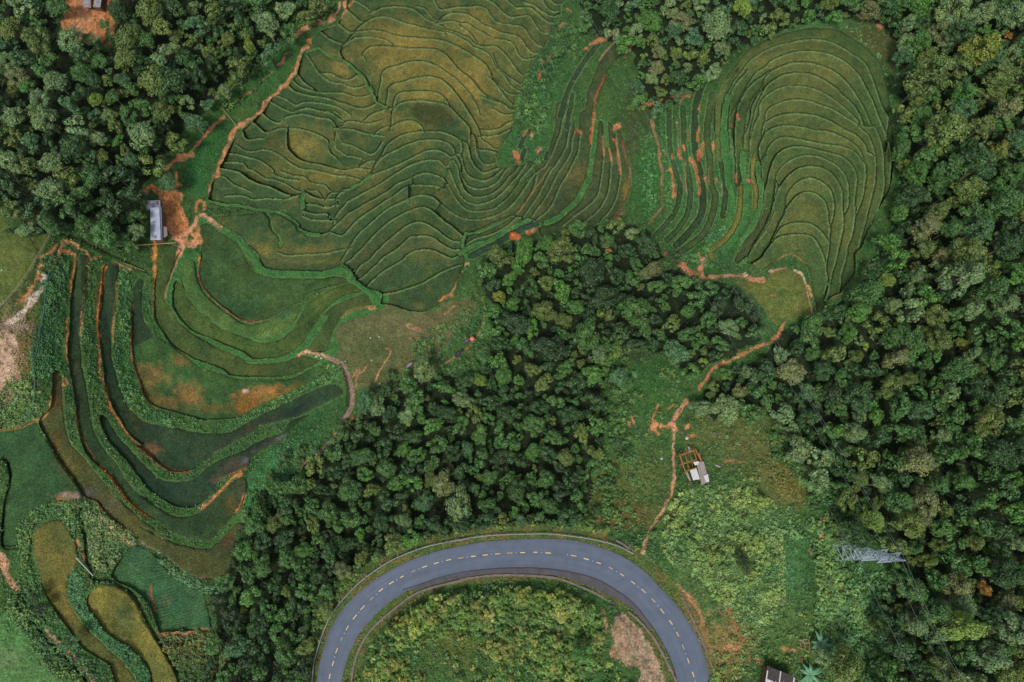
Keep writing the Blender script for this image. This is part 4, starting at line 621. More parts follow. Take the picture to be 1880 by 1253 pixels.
# fine colour grain
gr = 1+0.10*fnoise(3.2, 51, 2)+0.10*fnoise(12, 53, 2); C *= gr[..., None]; C *= np.where(RICE, 1+0.13*vnoise(2.2, 61), 1)[..., None]; C = np.clip(C, 0.004, 0.9)
XW, YW, _ = W(X, Y, Z)
def ground_material():
    m = bpy.data.materials.new("ground_cover"); n, l, b = nodes_of(m)
    at = n.new("ShaderNodeVertexColor"); at.layer_name = "Col"
    geo = n.new("ShaderNodeNewGeometry")
    prev = at.outputs[0]
    for sc_, lo, hi in ((3.4, 0.5, 1.5), (0.7, 0.86, 1.16)):
        nz = n.new("ShaderNodeTexNoise"); nz.inputs['Scale'].default_value = sc_; nz.inputs['Detail'].default_value = 3; l.new(geo.outputs['Position'], nz.inputs['Vector'])
        mr = n.new("ShaderNodeMapRange"); mr.inputs[1].default_value = 0.3; mr.inputs[2].default_value = 0.7; mr.inputs[3].default_value = lo; mr.inputs[4].default_value = hi
        l.new(nz.outputs[0], mr.inputs[0]); mx = n.new("ShaderNodeVectorMath"); mx.operation = 'SCALE'; l.new(prev, mx.inputs[0]); l.new(mr.outputs[0], mx.inputs['Scale']); prev = mx.outputs[0]
        if sc_ > 2: bump_src = nz
    l.new(prev, b.inputs['Base Color']); b.inputs['Roughness'].default_value = 0.9; b.inputs['Specular IOR Level'].default_value = 0.15
    bp = n.new("ShaderNodeBump"); bp.inputs['Strength'].default_value = 0.6; bp.inputs['Distance'].default_value = 0.15; l.new(bump_src.outputs[0], bp.inputs['Height']); l.new(bp.outputs[0], b.inputs['Normal'])
    return m
GM = ground_material()
idx = np.arange(NY*NX).reshape(NY, NX)
FQ = np.stack([idx[1:, :-1], idx[1:, 1:], idx[:-1, 1:], idx[:-1, :-1]], -1).reshape(-1, 4)
FR = REG[:-1, :-1].reshape(-1)
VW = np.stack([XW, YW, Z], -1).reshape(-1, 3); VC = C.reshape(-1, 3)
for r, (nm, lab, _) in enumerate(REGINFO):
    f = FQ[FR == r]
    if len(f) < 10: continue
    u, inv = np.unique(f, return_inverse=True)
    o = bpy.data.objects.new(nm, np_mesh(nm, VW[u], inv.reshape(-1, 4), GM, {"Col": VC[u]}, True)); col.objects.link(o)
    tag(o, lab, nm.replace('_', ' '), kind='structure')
# ---------------------------------------------------------------- road
def ribbon(name, A, B, z, mat, thick=0.0, label_=None, cat=None, parent=None, k=8):
    """surface between two lines given in picture positions; k strips across"""
    n_ = min(len(A), len(B)) if len(A) == len(B) else 140
    def res(P, m):
        d = np.r_[0, np.cumsum(np.hypot(*np.diff(P, axis=0).T))]; t = np.linspace(0, d[-1], m); return np.c_[np.interp(t, d, P[:, 0]), np.interp(t, d, P[:, 1])]
    A, B = res(A, n_), res(B, n_); vs = []; fs = []
    for j in range(k+1):
        Pm_ = A+(B-A)*j/k; x, y, _ = W(Pm_[:, 0], Pm_[:, 1], z); vs += list(zip(x, y, np.full(n_, z)))
    for j in range(k):
        for i in range(n_-1): fs.append((j*n_+i, j*n_+i+1, (j+1)*n_+i+1, (j+1)*n_+i))
    me_v = np.array(vs); a, b_, c_ = me_v[fs[0][0]], me_v[fs[0][1]], me_v[fs[0][2]]
    if np.cross(b_-a, c_-a)[2] < 0: fs = [f[::-1] for f in fs]
    if thick:       # a skirt so the slab has thickness
        m_ = len(vs); rim = [i for i in range(n_)]+[j*n_+n_-1 for j in range(1, k+1)]+[k*n_+i for i in range(n_-2, -1, -1)]+[j*n_ for j in range(k-1, 0, -1)]
        for i in rim: vs.append((vs[i][0], vs[i][1], vs[i][2]-thick))
        for q_ in range(len(rim)): fs.append((rim[q_], rim[(q_+1) % len(rim)], m_+(q_+1) % len(rim), m_+q_))
    o = mesh_obj(name, vs, fs, mat, parent)
    if name == 'road':      # wheel paths, patches and dirty edges
        a = o.data.color_attributes.new('Wear', 'FLOAT_COLOR', 'POINT'); rr = np.random.default_rng(2); cv = []
        base_ = [.80, .97, 1.05, 1.0, 1.06, 1.0, .97, 1.0, 1.06, 1.01, 1.05, .96, .84]
        for j in range(k+1):
            ln = np.interp(np.arange(n_), np.arange(0, n_+6, 6), 1+0.06*rr.normal(size=len(np.arange(0, n_+6, 6))))
            for i in range(n_):
                w = base_[j]*ln[i]; cv += [w*(1.12 if j in (0, k) else 1), w*(1.04 if j in (0, k) else 1), w*(.9 if j in (0, k) else 1), 1]
        cv += [1]*(4*(len(o.data.vertices)-len(cv)//4)); a.data.foreach_set('color', cv)
    if label_: tag(o, label_, cat, kind='structure')
    return o
asphalt = mat_noise("asphalt", tuple(pc(80, 92, 112, .98)), tuple(pc(92, 104, 124, .98)), 0.5, 0.75, 0.0, detail=8)
an, al_, ab = asphalt.node_tree.nodes, asphalt.node_tree.links, asphalt.node_tree.nodes["Principled BSDF"]
ab.inputs['Specular IOR Level'].default_value = 0.4
apron_mat = mat_noise("old_tarmac", tuple(pc(74, 72, 80)), tuple(pc(96, 92, 98)), 0.6, 0.85, detail=8)
ribbon("road", ro, ri, 0.02, asphalt, 0.3, "smooth grey-blue asphalt hairpin road with dashed yellow centre line", "road", k=12)
ribbon("road_shoulder", ri[i0:i1+1], ai, -0.03, apron_mat, 0.2, "darker paved strip along the inside of the hairpin bend", "road shoulder", k=3)
wa = an.new('ShaderNodeVertexColor'); wa.layer_name = 'Wear'; wm = an.new('ShaderNodeVectorMath'); wm.operation = 'MULTIPLY'; src_ = ab.inputs['Base Color'].links[0].from_socket
al_.new(src_, wm.inputs[0]); al_.new(wa.outputs[0], wm.inputs[1]); al_.new(wm.outputs[0], ab.inputs['Base Color'])
white = mat_noise("line_paint", tuple(pc(228, 196, 130, 1.25)), tuple(pc(222, 178, 120, 1.1)), 3.0, 0.6)
worn = mat_noise("worn_paint", tuple(pc(170, 146, 112, 1.1)), tuple(pc(206, 170, 120, 1.1)), 5.0, 0.7)
stud = mat_noise("stud_white", tuple(pc(200, 205, 215, 1.2)), tuple(pc(170, 180, 195, 1.2)), 3.0, 0.4)
md = pts(DASHES); road_ob = bpy.data.objects["road"]
for i, p in enumerate(md):
    a = md[max(i-1, 0)]; b_ = md[min(i+1, len(md)-1)]; x, y, _ = W(p[0], p[1], 0.02); xa, ya, _ = W(a[0], a[1], 0.02); xb, yb, _ = W(b_[0], b_[1], 0.02)
    rz = math.atan2(yb-ya, xb-xa)
    if i not in (24,):
        m = MB(); L = random.uniform(0.95, 1.2) if i not in (4, 11, 22) else 0.75; m.box((0, 0, 0.026), (L, random.uniform(.13, .18), 0.008), rz+random.uniform(-.03, .03)); m.build("lane_dash", white if i % 4 else worn, road_ob, (x, y, 0.0))
    if i % 2 == 0 and i+1 < len(md):
        q_ = (md[i]+md[i+1])/2; x, y, _ = W(q_[0], q_[1], 0.02); m = MB(); m.box((0, 0, 0.035), (0.14, 0.14, 0.03), rz); m.build("road_stud", stud, road_ob, (x, y, 0.0))
# ---------------------------------------------------------------- trees
def leaf_material(name, use_obj):
    m = bpy.data.materials.new(name); n, l, b = nodes_of(m)
    at = n.new("ShaderNodeVertexColor"); at.layer_name = "Col"; src = at.outputs[0]
    if use_obj:
        oi = n.new("ShaderNodeObjectInfo"); mx = n.new("ShaderNodeVectorMath"); mx.operation = 'MULTIPLY'
        l.new(at.outputs[0], mx.inputs[0]); l.new(oi.outputs['Color'], mx.inputs[1]); src = mx.outputs[0]
    l.new(src, b.inputs['Base Color']); b.inputs['Roughness'].default_value = 0.55; b.inputs['Specular IOR Level'].default_value = 0.35
    return m
LEAF = leaf_material("tree_leaves", True); LEAFS = leaf_material("mass_leaves", False)
BARK = mat_noise("bark", (0.10, 0.08, 0.06), (0.22, 0.19, 0.15), 6.0, 0.9)
def quads(cen, nrm, size, rg):
    """leaf sprays: one bent quad each"""
    n_ = len(cen); a = rg.normal(size=(n_, 3)); u = np.cross(nrm, a); u /= np.linalg.norm(u, axis=1)[:, None]+1e-9; v = np.cross(nrm, u)
    w = size*rg.uniform(0.7, 1.25, n_); h = w*rg.uniform(0.55, 0.95, n_); u = u*w[:, None]/2; v = v*h[:, None]/2
    V = np.stack([cen-u*0.6-v, cen+u*0.9-v*0.4, cen+u*0.5+v, cen-u-0.0*v+v*0.5], 1).reshape(-1, 3)
    F = np.arange(n_*4).reshape(-1, 4); return V, F
def crown_arrays(seed, nl, leaf, tall=0.75, lobes=22, rough=1.0):
    rg = np.random.default_rng(seed); L = []
    off = rg.uniform(-0.16, 0.16, 2)
    for k in range(lobes):
        th = rg.uniform(0, 2*math.pi); ph = rg.uniform(-0.35, 1.0); r = math.sqrt(max(0, 1-max(ph, 0)**2))
        k2 = rg.uniform(0.45, 0.8)*rg.uniform(0.8, 1.12)**rough
        L.append((r*math.cos(th)*k2+off[0]*ph, r*math.sin(th)*k2+off[1]*ph, ph*tall*rg.uniform(0.6, 0.95), rg.uniform(0.2, 0.36)))
    L = np.array(L); pick = rg.integers(0, lobes, nl); d = rg.normal(size=(nl, 3)); d[:, 2] = np.abs(d[:, 2])*1.0-0.35*rg.random(nl); d /= np.linalg.norm(d, axis=1)[:, None]
    rad = L[pick, 3]*rg.uniform(0.72, 1.12, nl); cen = L[pick, :3]+d*rad[:, None]*np.array([1, 1, 0.85])
    nrm = d+rg.normal(size=(nl, 3))*0.38+np.array([0, 0, 0.35]); nrm /= np.linalg.norm(nrm, axis=1)[:, None]
    V, F = quads(cen, nrm, leaf, rg)
    lt = rg.uniform(0.82, 1.2, lobes)[pick]*rg.uniform(0.72, 1.32, nl); hue = rg.normal(size=nl)*0.07+(rg.normal(size=lobes)*0.06)[pick]
    c = np.stack([lt*(1+hue), lt, lt*(1-hue)], 1); return V, F, np.repeat(c, 4, 0)
CROWNS = {'round': [], 'tall': [], 'small': []}
for k in range(7):
    V, F, c = crown_arrays(100+k, 2300, 0.105, 0.75, 22+3*k); CROWNS['round'].append(np_mesh("crown", V, F, LEAF, {"Col": c}))
    V, F, c = crown_arrays(200+k, 2900, 0.105, 1.75, 30+3*k); CROWNS['tall'].append(np_mesh("crown", V, F, LEAF, {"Col": c}))
for k in range(4):
    V, F, c = crown_arrays(300+k, 1000, 0.16, 0.8, 10+k); CROWNS['small'].append(np_mesh("crown", V, F, LEAF, {"Col": c}))
def trunk_mesh(seed, h):
    rg = random.Random(seed); m = MB(); top = Vector((rg.uniform(-.08, .08), rg.uniform(-.08, .08), h))
    m.tube([(0, 0, -0.35), (rg.uniform(-.03, .03), rg.uniform(-.03, .03), h*0.5), top], [0.075, 0.055, 0.03], 7)
    for k in range(5):
        z = h*rg.uniform(0.55, 0.85); a = rg.uniform(0, 6.28); q_ = 0.55*rg.uniform(.7, 1.1)
        m.tube([(0, 0, z), (q_*0.5*math.cos(a), q_*0.5*math.sin(a), z+0.22), (q_*math.cos(a), q_*math.sin(a), z+0.55)], [0.035, 0.022, 0.01], 5)
    me = bpy.data.meshes.new("trunk"); me.from_pydata(m.v, [], m.f); me.materials.append(BARK); return me
HC = {'round': 1.55, 'tall': 2.0, 'small': 1.1}
TRUNKS = {k: [trunk_mesh(s, HC[k]+0.15) for s in range(3)] for k in HC}
TC = {'S': (112,134,92,'silvery green'), 'D': (54,84,46,'dark green'), 'M': (74,110,58,'mid green'), 'O': (98,114,58,'olive green'), 'Y': (122,128,48,'yellow'), 'T': (72,106,72,'blue-green'),
 'B': (80,122,56,'bright green'), 'L': (116,138,60,'lime green'), 'R': (168,116,60,'rusty orange'), 'K': (50,72,42,'blackish green'), 'P': (118,122,82,'greyish tan')}
MANUAL = """779 676 24 S,850 735 18 S,745 765 17 S,668 736 22 T,690 745 18 S,880 697 13 L,925 690 17 B,815 888 24 P,842 928 30 S,780 922 18 T,788 880 14 O,857 824 14 T,739 824 15 B,710 859 18 M,665 840 20 M,
960 461 24 B,1030 458 26 O,1003 445 14 B,1115 440 14 M,1116 455 8 R,1088 496 27 K,1115 544 26 K,1056 563 16 B,1002 570 22 O,1035 589 16 O,1171 571 30 M,1182 554 9 Y,1080 612 28 M,946 592 24 K,943 558 14 B,936 511 14 B,951 496 12 B,917 544 12 Y,1046 493 8 B,1187 447 20 D,1161 428 13 S,1085 533 9 T,1117 468 10 B,915 470 20 O,
1010 638 28 K,1098 648 18 S,1087 688 20 B,924 692 15 M,1139 692 20 T,1154 704 11 B,1196 497 18 P,1230 480 18 D,1241 645 23 T,1292 663 10 L,1341 601 18 S,1455 682 25 P,1512 682 20 D,1485 722 18 T,1529 722 18 K,1371 682 12 S,1358 719 14 P,1287 749 20 S,1264 571 13 B,1495 648 16 M,1559 608 15 B,1576 574 20 B,1572 655 13 O,1592 635 9 L,
1698 420 24 P,1695 457 18 O,1728 467 14 P,1765 510 32 S,1678 510 16 S,1641 561 14 S,1718 581 20 O,1782 568 20 S,1846 561 20 S,1628 514 14 L,1725 625 22 O,1769 631 12 Y,1785 651 15 S,1822 661 20 M,1645 658 20 P,1635 621 20 M,1762 682 24 M,1635 712 22 O,1668 697 15 O,1688 755 20 T,1816 715 26 D,1567 795 22 S,1812 779 28 O,1728 799 16 S,
1621 890 20 S,1682 846 28 P,1581 877 14 O,1601 954 22 L,1695 927 26 P,1722 890 18 M,1769 883 18 B,1725 1001 15 O,1789 997 16 O,1678 1007 14 M,1702 1031 15 O,1869 997 16 S,1755 1074 22 P,1809 1081 13 R,1846 1054 26 D,1849 1101 18 P,1769 1111 22 S,1682 1148 20 S,1725 1165 18 S,1760 1148 33 L,1863 1151 30 S,1819 1205 28 S,1551 1222 30 O,1514 1208 16 S,1739 1235 26 O,1638 1104 7 S,
1691 13 20 B,1749 16 28 S,1779 38 18 S,1667 43 14 S,1695 43 14 T,1721 61 18 P,1687 79 20 B,1661 84 18 S,1764 63 22 D,1736 84 14 S,1797 90 29 Y,1854 61 9 R,1704 104 15 O,1657 106 14 T,1767 118 18 S,1704 141 33 O,1733 116 9 P,1851 107 20 S,1821 107 20 T,1769 155 13 T,1839 146 24 O,1860 28 22 S,1809 25 20 S,1828 12 18 M,1766 179 20 B,1712 178 13 M,1684 181 15 O,
1732 241 34 O,1769 203 20 T,1832 278 16 Y,1799 235 20 O,1682 322 20 B,1722 339 18 M,1819 174 19 O,1852 198 22 P,1675 362 22 D,1779 349 24 O,1849 369 26 M,1722 389 20 O,1802 302 28 D,1651 392 16 B,1655 275 16 M,1690 215 18 M,1870 260 20 T,1860 320 18 M,1800 420 22 T,1850 450 22 D,1745 420 18 M,
64 72 26 O,128 70 25 S,163 70 14 S,14 48 22 O,10 110 16 S,29 140 20 P,97 147 21 S,144 132 18 M,69 183 19 S,48 158 16 B,230 64 24 O,258 69 20 M,226 105 20 O,177 110 16 M,271 14 26 O,220 144 14 T,279 144 28 O,169 146 15 D,172 180 14 L,207 176 14 M,242 187 10 B,212 16 16 D,102 11 20 M,188 44 11 B,
352 221 21 T,198 211 14 S,255 245 26 S,215 258 12 B,215 292 10 B,238 292 15 T,174 251 17 S,188 285 13 O,77 218 26 S,127 268 24 D,84 349 26 S,161 322 24 M,141 355 18 M,90 295 20 S,20 215 24 S,17 295 24 S,295 201 20 O,305 332 19 T,245 396 16 M,154 416 20 M,302 144 30 D,409 168 16 S,322 64 14 O,355 13 14 S,456 84 12 L,442 104 9 S,382 94 14 O,419 70 14 O,
187 426 24 M,247 424 16 S,221 438 14 M,44 421 14 S,88 411 18 M,8 421 7 D,1318 40 30 S,1250 37 22 P,1194 34 22 B,1237 56 17 T,1210 94 13 P,1240 97 14 O,1260 100 8 L,1207 124 15 P,1170 158 14 T,1197 144 12 S,1328 87 16 S,1365 10 18 L,1244 141 16 D,1157 198 9 O,1401 33 10 S,1596 23 16 P,1184 100 8 L,1525 3 16 O,1104 56 6 D,1119 15 22 D,1024 95 12 M,
1367 1036 15 K,1068 1203 20 B,62 1098 13 D,72 1118 12 K,125 1182 15 T,628 1048 17 P,553 1011 16 B,541 890 22 M,447 1118 10 Y,480 1040 20 M,505 960 18 O,600 940 20 M,640 900 22 M,470 1150 22 D,520 1200 22 M,430 1190 22 T,740 960 18 S,700 960 16 D,900 930 18 M,950 900 20 D,1000 880 18 M,1040 840 16 O,980 780 20 M,930 760 18 D,1050 760 18 D,880 800 18 M,760 800 16 D,1010 930 16 M,957 958 13 T,600 1120 14 O,920 840 18 K,980 830 16 B,640 1000 16 D,580 1060 16 D,820 760 18 D,900 875 15 M"""
trees = []
for t in MANUAL.replace('\n', '').split(','):
    a = t.split(); trees.append([float(a[0]), float(a[1]), float(a[2]), a[3], True])
CW = {'right': 'SMODMDBMMOD', 'northwest': 'DMSODMTO', 'centre': 'DMBDMOKMDM', 'north': 'MSDOTBM'}
RR = {'right': (13, 27), 'northwest': (12, 25), 'centre': (9, 21), 'north': (9, 20)}
def inpoly(P, x, y):
    r = False; n_ = len(P)
    for i in range(n_):
        (x1, y1), (x2, y2) = P[i], P[(i+1) % n_]
        if (y1 > y) != (y2 > y) and x < (x2-x1)*(y-y1)/(y2-y1)+x1: r = not r
    return r
def which(x, y):
    for k in FPOLY:
        if inpoly(FPOLY[k], x, y): return k
    return None
rg_ = random.Random(5)
grid_ = {}
def near_ok(x, y, r, f):
    for a in range(int(x//60)-1, int(x//60)+2):
        for b in range(int(y//60)-1, int(y//60)+2):
            for (tx, ty, tr_) in grid_.get((a, b), ()):
                if math.hypot(tx-x, ty-y) < f*(tr_+r): return False
    return True
def put(x, y, r): grid_.setdefault((int(x//60), int(y//60)), []).append((x, y, r))
for t in trees: put(t[0], t[1], t[2])
GAPS = [(-900, 0, 1), (100, 40, 22), (115, 105, 26), (60, 120, 14), (1500, 900, 0)]
RAILP = pts('S4: 570 1300, 580 1253, 590 1150, 610 1070, 640 980, 670 910, 720 830, 800 740, 880 670, 1000 590, 1100 545, 1200 510, 1300 487, 1432 465, S5: 150 490, 300 462, 430 447, 600 440, 750 440, 870 453, 980 470')
TRAIL = smooth(pts('S1: 890 645, 860 700, 810 750, 750 765, 660 810, 580 850, 510 885, 470 940, 430 1000'), False, 10)
for k, P in FPOLY.items():
    x0, x1, y0, y1 = P[:, 0].min(), P[:, 0].max(), P[:, 1].min(), P[:, 1].max(); x0, x1, y0, y1 = max(x0, -70), min(x1, 1950), max(y0, -70), min(y1, 1320)
    for stage, f in ((0, 0.82), (1, 0.80), (2, 0.76)):
        lo, hi = RR[k]
        for _ in range(int((x1-x0)*(y1-y0)/ (150 if stage else 260))):
            x, y = rg_.uniform(x0, x1), rg_.uniform(y0, y1)
            r = rg_.uniform(*((hi*0.75, hi) if stage == 0 else (lo, hi*0.75) if stage == 1 else (lo*0.6, lo)))
            if not inpoly(P, x, y) or any(math.hypot(x-a, y-b) < c for a, b, c in GAPS) or not near_ok(x, y, r, f): continue
            if min(math.hypot(x-a, y-b) for a, b in TRAIL) < r+7 or min(math.hypot(x-a, y-b) for a, b in RAILP) < r*1.15+3: continue
            put(x, y, r); trees.append([x, y, r, rg_.choice(CW[k]), False])
def scale_at(px, py, z): # metres per picture pixel
    a = W(px, py, z); b = W(px+1, py, z); return math.hypot(b[0]-a[0], b[1]-a[1])
order = sorted(range(len(trees)), key=lambda i: -(trees[i][2]+(30 if trees[i][4] else 0)-(50 if not (-10 < trees[i][0] < 1890 and -10 < trees[i][1] < 1263) else 0)))
single = set(order[:298])
LAND = [(285,405,'tin roofed farmhouse'),(165,50,'sunken orange yard'),(700,640,'worn pasture'),(1272,850,'roofless timber hut'),(1600,1015,'lattice pylon'),(940,960,'apex of the hairpin road'),(1440,545,'rounded pasture'),(1650,250,'oval terraced hill'),(1880,0,'top right corner'),(1880,1253,'bottom right corner'),(0,0,'top left corner'),(867,625,'pink umbrella'),(630,790,'end of the concrete path'),(385,1110,'vegetable plot'),(1000,150,'bushy gully'),(480,150,'long orange track'),(20,430,'left edge pasture'),(1340,660,'thin orange footpath'),(1880,550,'right edge midway'),(1180,180,'orange cut above the strips'),(1000,430,'bright orange earth patch'),(600,1200,'lower end of the guardrail')]
ORD = "first second third fourth fifth sixth seventh eighth ninth tenth eleventh twelfth thirteenth fourteenth fifteenth sixteenth seventeenth eighteenth nineteenth twentieth".split()
byk = {}
for i in single:
    t = trees[i]; d = [math.hypot(t[0]-a, t[1]-b) for a, b, _ in LAND]; j = int(np.argmin(d)); byk.setdefault((t[3], j), []).append((d[j], i))
LBL = {}
for (c, j), L in byk.items():
    for k, (d, i) in enumerate(sorted(L)):
        r = trees[i][2]; sz = 'broad' if r > 22 else 'medium' if r > 14 else 'small'
        LBL[i] = f"{sz} {TC[c][3]} tree, " + (f"the only one so coloured by the {LAND[j][2]}" if len(L) == 1 else f"{ORD[k]} of its colour out from the {LAND[j][2]}")
mass = {'V': [], 'F': [], 'C': [], 'n': 0}
def add_mass(M_, V, F, c): M_['V'].append(V); M_['F'].append(F+M_['n']); M_['C'].append(c); M_['n'] += len(V)
MC = [crown_arrays(400+k, 760, 0.16, 0.8+0.1*(k % 4), 12+k) for k in range(8)]
for i, (x, y, r, ck, man) in enumerate(trees):
    kind = 'tall' if (x > 1500 and r > 12) else ('small' if r < 11 else 'round')
    zg = float(zat(x, y)); k_ = scale_at(x, y, zg+4); R_ = r*k_*1.06; hc = HC[kind]*R_
    hc = max(hc, 2.0); wx, wy, _ = W(x, y, zg+hc+0.3*R_)
    # ground height under the stem itself
    base = Vector((float(wx), float(wy), zg)); rgt = random.Random(i*7+1)
    rgb = s2l(TC[ck][:3])*GAIN*1.08; jit = [rgt.uniform(0.86, 1.14) for _ in range(2)]; rgb = rgb*np.array([0.93, 1.04, 0.80])*jit[0]*np.array([1+0.08*(jit[1]-1)*5, 1, 1-0.08*(jit[1]-1)*5])
    sq = rgt.uniform(0.78, 1.24); rz = rgt.uniform(0, 6.28)
    if i in single:
        root = empty("tree", base, rz); root.scale = (R_*sq, R_/sq, R_)
        tag(root, LBL[i], "tree", "trees of the hillside woods")
        me = CROWNS[kind][rgt.randrange(len(CROWNS[kind]))]
        c = bpy.data.objects.new("crown", me); col.objects.link(c); c.parent = root; c.location = (0, 0, HC[kind]); c.color = (*rgb, 1)
        tk = bpy.data.objects.new("trunk", TRUNKS[kind][rgt.randrange(3)]); col.objects.link(tk); tk.parent = root
    else:
        V, F, c = MC[rgt.randrange(8)]; ca, sa = math.cos(rz), math.sin(rz); Rm = np.array([[ca, -sa, 0], [sa, ca, 0], [0, 0, 1]])
        V2 = (V*np.array([sq, 1/sq, 1.25 if kind == 'tall' else 1.0]))@Rm.T*R_+np.array([base.x, base.y, zg+hc]); add_mass(mass, V2, F, c*rgb)
        s8 = np.linspace(0, 2*math.pi, 6)[:-1]; a_ = np.stack([np.cos(s8), np.sin(s8), 0*s8], 1)
        tv = np.concatenate([a_*0.07*R_+[base.x, base.y, zg-1], a_*0.03*R_+[base.x, base.y, zg+hc]]); tf = np.array([[q_, (q_+1) % 5, 5+(q_+1) % 5, 5+q_] for q_ in range(5)]); add_mass(mass, tv, tf, np.tile([0.06, 0.05, 0.04], (10, 1)))
